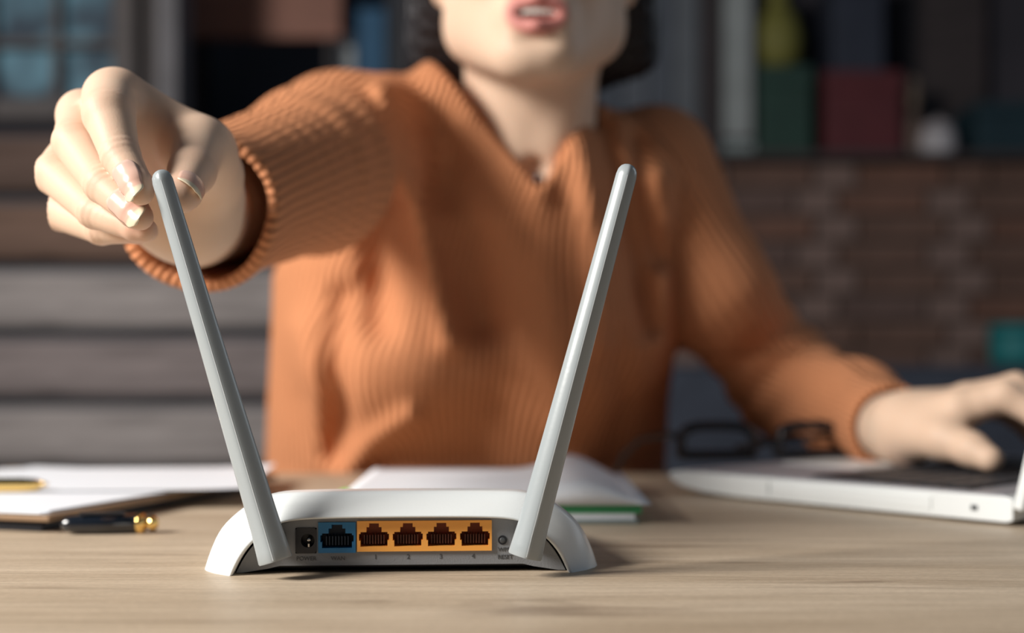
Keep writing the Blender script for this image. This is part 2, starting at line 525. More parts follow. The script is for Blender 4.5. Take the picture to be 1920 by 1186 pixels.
# dark blue bench in front of the bricks
bz = px(0, 684, 2.5).z
so = empty('sofa', (0.95, 2.5, FLOOR))
sw = 1.45
box('seat_base', (0, 0.36, 0.22), (sw, 0.66, 0.34), M['navy_cloth'], so, bevel=0.02)
box('backrest', (0, 0.10, (bz - FLOOR) / 2 + 0.03), (sw, 0.18, bz - FLOOR - 0.06), M['navy_cloth'], so, bevel=0.04, smooth=True)
for s in (-1, 1):
    box('armrest', (s * (sw / 2 - 0.07), 0.37, 0.32), (0.14, 0.66, 0.5), M['navy_cloth'], so, bevel=0.03)
    box('seat_cushion', (s * 0.29, 0.43, 0.44), (0.58, 0.46, 0.12), M['navy_cloth'], so, bevel=0.03)
    for yy in (0.07, 0.64):
        box('foot', (s * (sw / 2 - 0.08), yy, 0.03), (0.05, 0.05, 0.06), M['chair_black'], so)
tag(so, 'dark blue sofa seen from behind below the brick wall', 'sofa')
tb = empty('storage_tin', (px(1925, 0, 2.56).x, 2.60, bz))
tm = cmat('tin_teal', (0.008, 0.12, 0.13))
lathe('body', (0, 0, 0), [(0.05, 0), (0.054, 0.004), (0.054, 0.055), (0.05, 0.058)], tm, tb)
lathe('lid', (0, 0, 0.058), [(0.056, 0), (0.056, 0.016), (0.05, 0.02)], tm, tb)
tag(tb, 'teal tin standing on the sofa back at the right edge', 'tin')

# ------------------------------------------------------------------ table
EDGE = 1.135
tbl = empty('table', (0, 0.62, FLOOR))
bm = bmesh.new()
add_box(bm, (0, 0, 0.735), (1.9, (EDGE - 0.62) * 2, 0.03))
obj('tabletop', bm, M['wood'], tbl, False, 0.003, 2)
for sx in (-1, 1):
    for sy in (-1, 1):
        box('leg', (sx * 0.87, sy * 0.44, 0.36), (0.06, 0.06, 0.72), M['dark_timber'], tbl, bevel=0.004)
for sy in (-1, 1):
    box('apron', (0, sy * 0.44, 0.68), (1.68, 0.025, 0.08), M['dark_timber'], tbl)
tag(tbl, 'light oak table with a streaked wood grain top in the foreground', 'table')

# ------------------------------------------------------------------ router
RZ = math.radians(3.4)
RLOC = Vector((px(753, 0, 0.6055).x, 0.6055, 0.0))
rt = empty('wifi_router', RLOC, RZ)
RM = Matrix.Translation(RLOC) @ Matrix.Rotation(RZ, 4, 'Z')
RI = RM.inverted()


def arch(pts, n=72):
    """left half outline from foot to the top centre, mirrored and resampled"""
    full = pts + [(-x, zz) for x, zz in reversed(pts[:-1])]
    P = np.array(full, float)
    for _ in range(3):                                   # corner cutting keeps the ends
        Q = [P[0]]
        for a_, b_ in zip(P[:-1], P[1:]):
            Q += [0.75 * a_ + 0.25 * b_, 0.25 * a_ + 0.75 * b_]
        Q.append(P[-1]); P = np.array(Q)
    s = np.r_[0, np.cumsum(np.hypot(*np.diff(P, axis=0).T))]
    t = np.linspace(0, s[-1], n)
    return np.c_[np.interp(t, s, P[:, 0]), np.interp(t, s, P[:, 1])]


inner = arch([(-.0755, 0), (-.0715, .0085), (-.066, .0152), (-.0585, .0212), (-.051, .0243), (-.036, .0252), (0, .0254)])
lipo = arch([(-.0772, 0), (-.0732, .0092), (-.0675, .0163), (-.0595, .0224), (-.0515, .0256), (-.036, .0264), (0, .0266)])
outer = arch([(-.0912, 0), (-.0885, .008), (-.0835, .0185), (-.0765, .0258), (-.067, .0322), (-.057, .0355), (-.046, .0363), (0, .0366)])


def lerp(a, b, t): return a * (1 - t) + b * t


def ysec(prof, y, foot=0.0):
    return [(p[0], y + foot * max(0.0, 1 - p[1] / 0.030), p[1]) for p in prof]


def scaled(prof, sx, sz): return np.c_[prof[:, 0] * sx, prof[:, 1] * sz]


bm = bmesh.new()
rings = [ysec(inner, 0.010), ysec(inner, 0.0010), ysec(lerp(inner, lipo, .5), 0.0), ysec(lipo, 0.0006),
         ysec(lerp(lipo, outer, .5), 0.0045, .003), ysec(lerp(lipo, outer, .85), 0.0082, .007), ysec(lerp(lipo, outer, .97), 0.0102, .010), ysec(outer, 0.0128, .012),
         ysec(scaled(outer, 1.002, 1.0), 0.022, .011), ysec(scaled(outer, 1.0, .93), 0.045, .004), ysec(scaled(outer, .985, .80), 0.075), ysec(scaled(outer, .96, .62), 0.105),
         ysec(scaled(outer, .94, .50), 0.120), ysec(scaled(outer, .92, .30), 0.1265), ysec(scaled(outer, .91, .02), 0.128)]
add_loft(bm, rings, cap=False, closed=False)
obj('top_shell', bm, M['white_plastic'], rt, True)

# recessed rear panel with rounded shoulders, and the dark floor pan under it
pan = arch([(-.0745, .0004), (-.0705, .0082), (-.065, .0150), (-.0575, .0208), (-.0503, .0238), (-.036, .0247), (0, .0249)], 60)
bot = [(.0715, .0004), (.060, .0022), (.055, .0034), (-.055, .0034), (-.060, .0022), (-.0715, .0004)]
ol = [(p[0], p[1]) for p in pan] + bot


def rx(xp): return (xp - 753) / F * 0.6105 / math.cos(RZ)


def rzz(yp): return H - (yp - YH) / F * 0.6105


bm = bmesh.new()
es = []
for loop in [ol] + [[(rx(a_), rzz(d_)), (rx(c_), rzz(d_)), (rx(c_), rzz(b_)), (rx(a_), rzz(b_))] for a_, b_, c_, d_ in ((555, 988, 594, 1036), (597.5, 978, 667, 1035), (669.5, 976, 921.5, 1033))]:
    vv = [bm.verts.new((x, 0.0062, zz)) for x, zz in loop]
    es += [bm.edges.new((vv[k], vv[(k + 1) % len(vv)])) for k in range(len(vv))]
bmesh.ops.triangle_fill(bm, edges=es, use_beauty=True)
ext = bmesh.ops.extrude_face_region(bm, geom=bm.faces[:])
bmesh.ops.translate(bm, verts=[g_ for g_ in ext['geom'] if isinstance(g_, bmesh.types.BMVert)], vec=(0, 0.004, 0))
obj('rear_panel', bm, M['grey_plastic'], rt)
bm = bmesh.new()
add_box(bm, (0, 0.0665, 0.0026), (0.132, 0.110, 0.0032))
obj('floor_pan', bm, M['black_plastic'], rt, False, 0.001, 1)
for sx in (-1, 1):
    for yy in (0.02, 0.11):
        lathe('rubber_foot', (sx * 0.062, yy, 0.0), [(0.004, 0), (0.004, 0.0014)], M['black_plastic'], rt, 12)


YP = 0.0062


def port_face(name, x0, x1, z0, z1, nport, m, inner_m):
    """connector block: a face built of bars around stepped socket openings, sockets with contact pins behind"""
    g = bm_face = bmesh.new()
    y0, y1 = YP - 0.0012, YP + 0.0095
    w = (x1 - x0) / nport
    u = (z1 - z0)
    sides = [(0.00, .17, .5), (.17, .37, .093), (.37, .60, .047), (.60, .75, .28 - .19), (.75, .76, .28), (.76, .90, .30), (.90, 1.0, .5)]
    lev = [(0, .16, .5), (.16, .36, .10), (.36, .58, .055), (.58, .64, .10), (.64, .80, .275), (.80, .925, .355), (.925, 1.0, .5)]
    for k in range(nport):
        cx0 = x0 + k * w
        for a_, b_, s_ in lev:
            za, zb = z0 + a_ * u, z0 + b_ * u
            if s_ >= .5:
                add_box(g, (cx0 + w / 2, (y0 + y1) / 2, (za + zb) / 2), (w, y1 - y0, zb - za))
            else:
                for sgn in (0, 1):
                    bx = cx0 + s_ * w / 2 if sgn == 0 else cx0 + w - s_ * w / 2
                    add_box(g, (bx, (y0 + y1) / 2, (za + zb) / 2), (s_ * w, y1 - y0, zb - za))
    face = obj(name, g, m, rt)
    for k in range(nport):
        cx0 = x0 + (k + .5) * w
        s = box('socket', (cx0, YP + 0.0082, (z0 + z1) / 2), (w * 0.96, 0.001, u * 0.96), inner_m, face)
        for q in range(8):
            pxx = cx0 + (q - 3.5) * w * 0.083
            box('contact_pin', (pxx, YP + 0.0045, z0 + u * .38), (w * 0.03, 0.007, u * .30), M['pin_brown'] if nport > 1 else M['blue_inner'], face)
    return face


port_face('wan_port', rx(597.5), rx(667), rzz(1035), rzz(978), 1, M['blue_plastic'], M['blue_inner'])
port_face('lan_ports', rx(669.5), rx(921.5), rzz(1033), rzz(976), 4, M['orange_plastic'], M['orange_inner'])
# power jack: black surround with a round hole and a steel centre pin
xa, xb, za, zb = rx(555), rx(594), rzz(1036), rzz(988)
bm = bmesh.new()
cxp, czp = (xa + xb) / 2 + 0.0008, (za + zb) / 2
ringv = []
n = 32
for yy, rr in ((YP - 0.0006, 1), (YP - 0.0006, 0), (YP + 0.007, 0)):
    r_ = []
    for k in range(n):
        t = 2 * math.pi * (k + .5) / n
        cx_, sx_ = math.cos(t), math.sin(t)
        if rr:
            f = 1 / max(abs(cx_), abs(sx_))
            r_.append((czp * 0 + (xa + xb) / 2 + cx_ * f * (xb - xa) / 2, yy, czp + sx_ * f * (zb - za) / 2))
        else:
            r_.append((cxp + cx_ * 0.0031, yy, czp + sx_ * 0.0031))
    ringv.append(r_)
add_loft(bm, ringv, cap=False)
bm.faces.new([bm.verts.new(p) for p in ringv[-1]])
pj = obj('power_jack', bm, M['black_plastic'], rt)
bm = bmesh.new()
add_tube(bm, [(cxp + .0004, YP + .007, czp + .0002), (cxp + .0004, YP + .0012, czp + .0002), (cxp + .0004, YP + .0007, czp + .0002)], [.0011, .0011, .0007], 14)
obj('centre_pin', bm, M['steel'], pj, True)
box('contact_spring', (cxp + .0004, YP + .003, czp - .0022), (.0007, .006, .0014), M['steel'], pj)
# reset button in a recess
bm = bmesh.new()
cxr, czr = rx(942), rzz(1014)
add_tube(bm, [(cxr, YP + .001, czr), (cxr, YP - .0003, czr)], [.0021, .0021], 24)
rb = obj('reset_button', bm, M['black_plastic'], rt)
bm = bmesh.new()
add_tube(bm, [(cxr, YP, czr), (cxr, YP - .0007, czr), (cxr, YP - .0009, czr)], [.0014, .0013, .0009], 20)
obj('button_cap', bm, M['letter_grey'], rb, True)


def text(name, s, xc, zc, size, m, parent, y=YP, ext=0.0001):
    cu = bpy.data.curves.new(name, 'FONT')
    cu.body = s; cu.size = size; cu.extrude = ext
    cu.align_x = 'CENTER'; cu.align_y = 'CENTER'
    tmp = bpy.data.objects.new(name, cu)
    COL.objects.link(tmp)
    bpy.context.view_layer.update()
    me = bpy.data.meshes.new_from_object(tmp.evaluated_get(bpy.context.evaluated_depsgraph_get()))
    bpy.data.objects.remove(tmp)
    me.transform(Matrix.Translation((xc, y - ext, zc)) @ Matrix.Rotation(math.pi / 2, 4, 'X'))
    me.name = name
    return link_mesh(name, me, m, parent)


ls = 0.0026
text('lettering', 'POWER', rx(575), rzz(1046), ls, M['letter_grey'], rt)
text('lettering', 'WAN', rx(634), rzz(1046), ls, M['letter_grey'], rt)
for k, xq in enumerate((704, 765, 826, 887)):
    text('lettering', str(k + 1), rx(xq), rzz(1044), ls * 1.15, M['letter_grey'], rt)
text('lettering', 'WPS/', rx(946), rzz(1032), ls, M['letter_grey'], rt)
text('lettering', 'RESET', rx(947), rzz(1046), ls, M['letter_grey'], rt)


def antenna(p0, p1, label):
    """tapered aerial, flat foot, rounded tip; with a moulding seam and a hinge stub into the rear panel"""
    a_, b_ = RI @ p0, RI @ p1
    ax = (b_ - a_); Ln = ax.length; ax.normalize()
    side = Vector((ax.z, 0, -ax.x)).normalized()
    nor = side.cross(ax).normalized()
    if nor.y > 0: nor = -nor                              # towards the camera
    prof = [(0, .0074), (.004, .0077), (.03, .0074), (.08, .0069), (.16, .0066), (.3, .0062), (.45, .0058), (.6, .0054), (.75, .0051), (.9, .0048), (.970, .0047), (.984, .0043), (.993, .0034), (.998, .0022), (1, .0010)]
    n = 40
    rings = []
    for t, w in prof:
        c_ = a_ + ax * (Ln * t)
        dp_ = w * 0.92
        r_ = []
        for k in range(n):
            q = 2 * math.pi * k / n                        # two flat facets meeting in a soft ridge on the camera side
            xx = math.cos(q)
            yy = (1 - min(1.0, abs(xx)) ** 1.35) ** .62
            r_.append(c_ + side * (w * xx) + nor * (dp_ * (yy if math.sin(q) >= 0 else -yy)))
        rings.append(r_)
    bm = bmesh.new()
    add_loft(bm, rings)
    o = obj('antenna', bm, M['antenna_grey'], rt, True)
    try: o.data.set_sharp_from_angle(angle=0.9)
    except Exception: pass
    o['label'] = label
    bm = bmesh.new()
    rr = []
    for t, w in prof[1:11]:
        c_ = a_ + ax * (Ln * t) + nor * (w * 0.92 - 0.00005)
        rr.append([c_ - side * .00018 - nor * .0003, c_ - side * .00018 + nor * .00006, c_ + side * .00018 + nor * .00006, c_ + side * .00018 - nor * .0003])
    add_loft(bm, rr)
    obj('moulding_seam', bm, M['seam_grey'], o)
    bm = bmesh.new()
    hb = a_ + ax * 0.0085
    add_tube(bm, [(hb.x, hb.y + 0.002, hb.z), (hb.x, YP + .002, hb.z)], [.0052, .0052], 24)
    obj('hinge', bm, M['antenna_grey'], o, True)
    return o


antenna(px(517, 1051, .5915), px(299, 319, .600), 'left grey antenna, its tip held by the hand')
antenna(px(984, 1043, .5985), px(1180, 308, .603), 'right grey antenna standing free')
tag(rt, 'white wifi router with two grey antennas, rear ports facing the camera', 'router')

# ------------------------------------------------------------------ desk things
def pen(loc, rz, Lb, r, body, label, name='pen', gold_end=True, tilt=0.0):
    p = empty(name, loc, rz)
    bm = bmesh.new()
    add_tube(bm, [(x, 0, r) for x in (0, .002, .006, Lb * .5, Lb)], [r * .45, r * .72, r * .86, r, r], 24)
    obj('barrel', bm, body, p, True)
    bm = bmesh.new()
    add_tube(bm, [(Lb, 0, r), (Lb + .001, 0, r), (Lb + .004, 0, r), (Lb + .0048, 0, r)], [r * .98, r * 1.06, r * 1.06, r * .9], 24)
    obj('ring', bm, M['gold'], p, True)
    bm = bmesh.new()
    add_tube(bm, [(Lb + .0045, 0, r), (Lb + .0065, 0, r), (Lb + .0075, 0, r), (Lb + .010, 0, r), (Lb + .0115, 0, r), (Lb + .0122, 0, r)], [r * .8, r * .55, r * .78, r * .8, r * .5, r * .1], 20)
    obj('finial', bm, M['gold'], p, True)
    bm = bmesh.new()
    add_box(bm, (Lb * .55, -r * .35, 2 * r + .0006), (Lb * .62, .003, .0014))
    obj('clip', bm, body if gold_end else M['gold'], p, False, .0004, 1)
    return tag(p, label, 'pen')


pp = px(122, 998, .748)
pen((pp.x, .742, 0), math.radians(8), .040, .0054, M['black_lacquer'], 'short black pen with a gold end lying on the table')

# dark slab for the shadow gap, clipboard and papers at the left
def rect(c, w, d, a):
    ca, sa = math.cos(a), math.sin(a)
    return [(c[0] + x * ca - y * sa, c[1] + x * sa + y * ca) for x, y in ((-w / 2, -d / 2), (w / 2, -d / 2), (w / 2, d / 2), (-w / 2, d / 2))]


A0 = math.radians(-17)


def slab(name, right_near, w, d, a, z0, z1, m, label, cat, bevel=0.0, group=None):
    """a sheet or board given by its nearest right-hand corner"""
    ca, sa = math.cos(a), math.sin(a)
    c = (right_near[0] - w / 2 * ca - d / 2 * sa * 1.0, right_near[1] - w / 2 * sa + d / 2 * ca)
    return tag(prism(name, rect(c, w, d, a), z0, z1, m, None, bevel), label, cat, group)


slab('shadow_slab', (-.262, .752), .235, .265, A0, 0.0, 0.0062, M['gap_shadow_navy'], 'black slab standing in for the shadow gap under the clipboard at the left', 'shadow_slab', .0015)  # slab added to draw the dark shadow gap beneath the clipboard
slab('clipboard', (-.256, .745), .235, .275, A0, 0.0063, 0.0098, M['brown_board'], 'brown clipboard carrying white papers at the left edge', 'clipboard', .0008)
for k, (dx, dy, da, lb) in enumerate(((-.004, .004, 0, 'bottom white sheet on the clipboard'), (-.006, .003, 1.2, 'middle white sheet on the clipboard, slightly turned'),
                                      (-.003, .010, -2.0, 'top white sheet on the clipboard with the golden pen on it'))):
    slab('paper_sheet', (-.256 + dx, .745 + dy), .21, .252, A0 + math.radians(da), .0099 + .0006 * k, .0104 + .0006 * k, M['paper'], lb, 'paper', group='sheets on the clipboard')
# loose sheet with a curled corner behind the clipboard
bm = bmesh.new()
cs = rect((-.277, .950), .20, .18, math.radians(4))
N = 14
vs = [[None] * N for _ in range(N)]
for i in range(N):
    for j in range(N):
        u, v = i / (N - 1), j / (N - 1)
        p = Vector((*cs[0], 0)) * (1 - u) * (1 - v) + Vector((*cs[1], 0)) * u * (1 - v) + Vector((*cs[2], 0)) * u * v + Vector((*cs[3], 0)) * (1 - u) * v
        p.z = .0125 + .0025 * max(0, u - .75) ** 2 * 16 * (.4 + .6 * v)
        vs[i][j] = bm.verts.new(p)
for i in range(N - 1):
    for j in range(N - 1):
        bm.faces.new((vs[i][j], vs[i + 1][j], vs[i + 1][j + 1], vs[i][j + 1]))
bmesh.ops.solidify(bm, geom=bm.faces[:], thickness=.0003)
tag(obj('paper_sheet', bm, M['paper'], None, True), 'loose white sheet with a lifted corner behind the clipboard', 'paper')
gp = px(78, 912, .86)
g = empty('pen', (gp.x, .86, .0120), math.radians(186))
bm = bmesh.new()
add_tube(bm, [(x, 0, .0046) for x in (0, .003, .012, .05, .12, .13)], [.0022, .0036, .0044, .0046, .0044, .003], 20)
obj('barrel', bm, M['gold'], g, True)
bm = bmesh.new()
add_tube(bm, [(-.004, 0, .0046), (.0005, 0, .0046)], [.0008, .0022], 14)
obj('tip', bm, M['gold'], g, True)
box('clip', (.095, 0, .0099), (.05, .003, .0012), M['gold'], g)
tag(g, 'golden pen lying on the white papers at the left edge', 'pen')

# open notebook behind the router
NB = px(925, 0, .845)
nb = empty('notebook', (-.012, .79, 0), math.radians(0))
nw = .172
box('cover', (0, .098, .0012), (nw, .200, .0024), M['grey_card'], nb, bevel=.0006)
box('page_block', (0, .098, .0042), (nw - .004, .195, .0036), M['page'], nb)
box('divider', (.002, .0985, .0086), (nw, .197, .0052), M['green_card'], nb, bevel=.0005)
bm = bmesh.new()
nx, ny = 28, 6
top, bo = [], []
for i in range(nx + 1):
    u = i / nx
    x = -nw / 2 - .003 + u * (nw + .010)
    zt = .0162 + .0105 * math.exp(-((u - .78) / .11) ** 2) - (.009 * max(0, (u - .86) / .14) ** 2)
    zb_ = .0113 + (0 if u < .93 else 0)
    top.append([bm.verts.new((x, -.004 + .204 * j / ny, max(zb_ + .001, zt - .004 * (1 - j / ny) * math.exp(-((u - .8) / .11) ** 2)))) for j in range(ny + 1)])
    bo.append([bm.verts.new((x, -.004 + .204 * j / ny, zb_)) for j in range(ny + 1)])
for i in range(nx):
    for j in range(ny):
        bm.faces.new((top[i][j], top[i + 1][j], top[i + 1][j + 1], top[i][j + 1]))
        bm.faces.new((bo[i][j], bo[i][j + 1], bo[i + 1][j + 1], bo[i + 1][j]))
for i in range(nx):
    bm.faces.new((top[i][0], bo[i][0], bo[i + 1][0], top[i + 1][0])); bm.faces.new((top[i][ny], top[i + 1][ny], bo[i + 1][ny], bo[i][ny]))
for j in range(ny):
    bm.faces.new((top[0][j], top[0][j + 1], bo[0][j + 1], bo[0][j])); bm.faces.new((top[nx][j], bo[nx][j], bo[nx][j + 1], top[nx][j + 1]))
obj('open_pages', bm, M['page'], nb, True)
for k, (yy, mm) in enumerate(((.012, 'green_card'), (.034, 'lime_card'))):
    bm = bmesh.new()
    add_tube(bm, [(-nw / 2 - .0035 + .006 * math.cos(q), yy, .0085 + .0072 * math.sin(q)) for q in [math.pi * 2 * i / 20 for i in range(21)]], .0017, 8)
    obj('binding_ring', bm, M[mm], nb, True)
tag(nb, 'open notebook with white pages and green edges behind the router', 'notebook')

# laptop
LA = Vector((.1125, .968, 0)); LB = Vector((.288, .775, 0))
ld = (LB - LA).normalized(); lw = Vector((-ld.y, ld.x, 0))
Ld = (LB - LA).length; Lw = .315
ang = math.atan2(ld.y, ld.x)
lp = empty('laptop', LA, ang)                              # local x: front to hinge, local y: across
bm = bmesh.new()
th = .0165
prof = [(0.0, .0125), (.001, .0150), (.004, .0163), (Ld - .004, th + .0003), (Ld, th - .001), (Ld, .0035), (Ld - .004, .0020), (.06, .0020), (.03, .0034), (.012, .0062), (.003, .0098)]
add_loft(bm, [[(x, yy, zz) for x, zz in prof] for yy in (0.0, .001, Lw - .001, Lw)])
base = obj('base', bm, M['laptop_silver'], lp, False, .0006, 2)
for xx in (.035, Ld - .03):
    for yy in (.03, Lw - .03):
        lathe('rubber_foot', (xx, yy, 0), [(.006, 0), (.006, .0034)], M['black_plastic'], lp, 14)
box('palm_rest', (Ld / 2, Lw / 2, th + .0004), (Ld - .016, Lw - .012, .0006), M['laptop_deck'], base)
box('touchpad', (.055, Lw / 2, th + .0009), (.068, .105, .0006), M['laptop_silver'], base, bevel=.0002)
kb = box('keyboard_well', (.165, Lw / 2, th + .0007), (.118, Lw - .035, .0006), M['key_black'], base)
kme = None
rows, cols = 6, 13
for r_ in range(rows):
    for c_ in range(cols):
        if kme is None:
            bm = bmesh.new(); add_box(bm, (0, 0, 0), (.0155, .0172, .0014)); bmesh.ops.bevel(bm, geom=bm.edges[:], offset=.0004, segments=1, affect='EDGES')
            kme = bpy.data.meshes.new('key'); bm.to_mesh(kme); bm.free(); kme.materials.append(M['key_black'])
        k = bpy.data.objects.new('key', kme); COL.objects.link(k); k.parent = kb
        k.location = (.165 - .059 + .0105 + r_ * .0194, .027 + c_ * .0205 + .004, th + .0017)
# near-side trim line, panel and lock slot on the side facing the camera
box('side_panel', (.150, -.0003, .0098), (.118, .0008, .0078), M['laptop_silver'], base, bevel=.0003)
box('lock_slot', (Ld - .024, -.0003, .0092), (.0042, .0008, .0030), M['black_plastic'], base, bevel=.0003)
box('panel_gap', (.0885, -.0002, .0100), (.0006, .0006, .0085), M['grey_card'], base)
lid = empty('tmp')
bpy.data.objects.remove(lid)
la = math.radians(13.5)
LM = Matrix.Translation((Ld - .001, 0, th - .006)) @ Matrix.Rotation(la, 4, 'Y')
bm = bmesh.new()
add_box(bm, (.0035, Lw / 2, .118), (.0065, Lw, .236), M=LM)
lido = obj('lid', bm, M['laptop_silver'], lp, False, .0016, 2)
bm = bmesh.new()
add_box(bm, (.0070, Lw / 2, .118), (.0010, Lw - .004, .231), M=LM)
obj('lid_back', bm, M['lid_back'], lido)
bm = bmesh.new()
add_box(bm, (-.0001, Lw / 2, .120), (.0008, Lw - .008, .222), M=LM)
obj('screen', bm, M['screen_black'], lido)
for yy in (.06, Lw - .06):
    bm = bmesh.new(); add_tube(bm, [(Ld + .001, yy - .025, th - .007), (Ld + .001, yy + .025, th - .007)], [.005, .005], 14)
    obj('hinge', bm, M['grey_plastic'], lp, True)
tag(lp, 'open white laptop at the right, its side facing the camera', 'laptop')

# eyeglasses standing on the table behind the laptop corner
GX, GY0, GS = .157, 1.052, .14
ge = empty('eyeglasses', (.2, 1.075, 0))


def gl(x, y, off=0.0):
    Y = (GY0 - GX * GS) / (1 - GS * (x - 960) / F)
    return Vector(((x - 960) / F * Y - .2, Y - 1.075 + off, max(.0215, H - (y - YH) / F * Y)))


for k, (x0, x1) in enumerate(((1276, 1414), (1458, 1590))):
    cx_, hw = (x0 + x1) / 2, (x1 - x0) / 2
    ringp = []
    for q in range(29):
        t = 2 * math.pi * q / 28
        e = .55
        cu, su = math.cos(t), math.sin(t)
        ringp.append(gl(cx_ + hw * math.copysign(abs(cu) ** e, cu), 843 - 46 * math.copysign(abs(su) ** e, su)))
    bm = bmesh.new(); add_tube(bm, ringp, .0040, 10, cap=False)
    obj('rim', bm, M['glass_frame'], ge, True)
    bm = bmesh.new()
    bm.faces.new([bm.verts.new(p) for p in ringp[:-1]])
    bmesh.ops.solidify(bm, geom=bm.faces[:], thickness=.0012)
    gm = bpy.data.materials.get('lens_clear')
    if gm is None:
        gm = bpy.data.materials.new('lens_clear'); gm.use_nodes = True
        gb = gm.node_tree.nodes['Principled BSDF']
        gb.inputs['Transmission Weight'].default_value = 1; gb.inputs['IOR'].default_value = 1.02; gb.inputs['Roughness'].default_value = 0
    obj('lens', bm, gm, ge)
bm = bmesh.new(); add_tube(bm, [gl(1412, 838), gl(1424, 826), gl(1436, 824), gl(1448, 826), gl(1460, 838)], .0026, 10)
obj('bridge', bm, M['glass_frame'], ge, True)
bm = bmesh.new(); add_tube(bm, [gl(1588, 812), gl(1600, 812)], .003, 10)
obj('hinge', bm, M['glass_frame'], ge, True)
bm = bmesh.new()
q0 = gl(1276, 818)
add_tube(bm, [q0, q0 + Vector((-.008, .008, .001)), q0 + Vector((-.028, .036, -.004)), q0 + Vector((-.040, .052, -.018)), q0 + Vector((-.046, .060, -.034))], [.003, .0026, .0023, .0023, .0026], 10)
obj('temple', bm, M['glass_frame'], ge, True)
q0 = gl(1597, 812)
bm = bmesh.new()
add_tube(bm, [q0, q0 + Vector((.001, .006, 0)), q0 + Vector((-.05, .012, -.006)), q0 + Vector((-.09, .008, -.012))], [.003, .0026, .0023, .0024], 10)
obj('temple', bm, M['glass_frame'], ge, True)
tag(ge, 'black framed eyeglasses resting on the front corner of the laptop by the sleeve', 'glasses')

# ------------------------------------------------------------------ sculpting: distance fields turned into one smooth skin
def rc(p, a, b, ra, rb):
    a = np.asarray(a, np.float32); b = np.asarray(b, np.float32)
    ab = b - a
    t = np.clip(((p - a) @ ab) / float(ab @ ab), 0, 1)
    d = p - a - t[:, None] * ab
    return np.sqrt((d * d).sum(1)) - (ra + (rb - ra) * t)


def ell(p, c, r):
    q = (p - np.asarray(c, np.float32)) / np.asarray(r, np.float32)
    k0 = np.sqrt((q * q).sum(1)) + 1e-9
    q2 = q / np.asarray(r, np.float32)
    return k0 * (k0 - 1) / (np.sqrt((q2 * q2).sum(1)) + 1e-9)


def smin(a, b, k):
    h = np.clip(k - np.abs(a - b), 0, None) / k
    return np.minimum(a, b) - h * h * k * 0.25


def smax(a, b, k): return -smin(-a, -b, k)


def chain(p, pts, k):
    d = None
    for (a, ra), (b, rb) in zip(pts[:-1], pts[1:]):
        c = rc(p, a, b, ra, rb)
        d = c if d is None else smin(d, c, k)
    return d


def sdf_grid(f, lo, hi, h):
    lo = np.array(lo, np.float32); hi = np.array(hi, np.float32)
    nb = np.ceil((hi - lo) / (4 * h)).astype(int) + 1
    ax = [lo[i] + (np.arange(nb[i]) * 4 + 1.5) * h for i in range(3)]
    C = np.stack(np.meshgrid(*ax, indexing='ij'), -1).reshape(-1, 3).astype(np.float32)
    dc = f(C).reshape(nb)
    D = np.repeat(np.repeat(np.repeat(dc, 4, 0), 4, 1), 4, 2).astype(np.float32)
    need = np.argwhere(np.abs(dc) < 3.5 * h * 1.7 + 0.004)
    off = np.stack(np.meshgrid(range(4), range(4), range(4), indexing='ij'), -1).reshape(-1, 3)
    for s in range(0, len(need), 6000):
        g = (need[s:s + 6000, None, :] * 4 + off[None]).reshape(-1, 3)
        D[g[:, 0], g[:, 1], g[:, 2]] = f((lo + g * h).astype(np.float32))
    return D, lo


def nets(D, lo, h):
    S = D < 0
    n = np.array(D.shape) - 1
    cs = [(i, j, k) for i in (0, 1) for j in (0, 1) for k in (0, 1)]
    cnt = np.zeros(n, np.int8)
    for i, j, k in cs:
        cnt += S[i:i + n[0], j:j + n[1], k:k + n[2]]
    cells = np.argwhere((cnt > 0) & (cnt < 8))
    vid = np.full(n, -1, np.int32)
    vid[tuple(cells.T)] = np.arange(len(cells))
    V = np.zeros((len(cells), 3)); w = np.zeros(len(cells))
    for a in range(3):
        o1, o2 = [q for q in range(3) if q != a]
        for u in (0, 1):
            for v in (0, 1):
                A = cells.copy(); A[:, o1] += u; A[:, o2] += v
                B = A.copy(); B[:, a] += 1
                da = D[tuple(A.T)]; db = D[tuple(B.T)]
                m = (da < 0) != (db < 0)
                t = np.where(m, da / np.where(m, da - db, 1), 0)
                P = A.astype(float); P[:, a] += t
                V[m] += P[m]; w[m] += 1
    V = lo + V / w[:, None] * h
    Q = []
    for a in range(3):
        o1, o2 = (a + 1) % 3, (a + 2) % 3
        sl0 = [slice(None)] * 3; sl1 = [slice(None)] * 3
        sl0[a] = slice(0, -1); sl1[a] = slice(1, None)
        E = S[tuple(sl0)] != S[tuple(sl1)]
        e = np.argwhere(E)
        e = e[(e[:, o1] > 0) & (e[:, o2] > 0) & (e[:, o1] < n[o1]) & (e[:, o2] < n[o2])]
        ins = S[tuple(e.T)]

        def at(d1, d2):
            c = e.copy(); c[:, o1] += d1; c[:, o2] += d2
            return vid[tuple(c.T)]
        q = np.c_[at(-1, -1), at(0, -1), at(0, 0), at(-1, 0)]
        q[~ins] = q[~ins][:, ::-1]
        Q.append(q)
    Q = np.concatenate(Q)
    return V.astype(np.float32), Q[(Q >= 0).all(1)]


def relax(V, Q, it=2, f=0.5):
    e = np.concatenate([Q[:, [0, 1]], Q[:, [1, 2]], Q[:, [2, 3]], Q[:, [3, 0]]])
    for _ in range(it):
        acc = np.zeros_like(V); w = np.zeros(len(V))
        np.add.at(acc, e[:, 0], V[e[:, 1]]); np.add.at(w, e[:, 0], 1)
        np.add.at(acc, e[:, 1], V[e[:, 0]]); np.add.at(w, e[:, 1], 1)
        V = V + f * (acc / np.maximum(w, 1)[:, None] - V)
    return V.astype(np.float32)


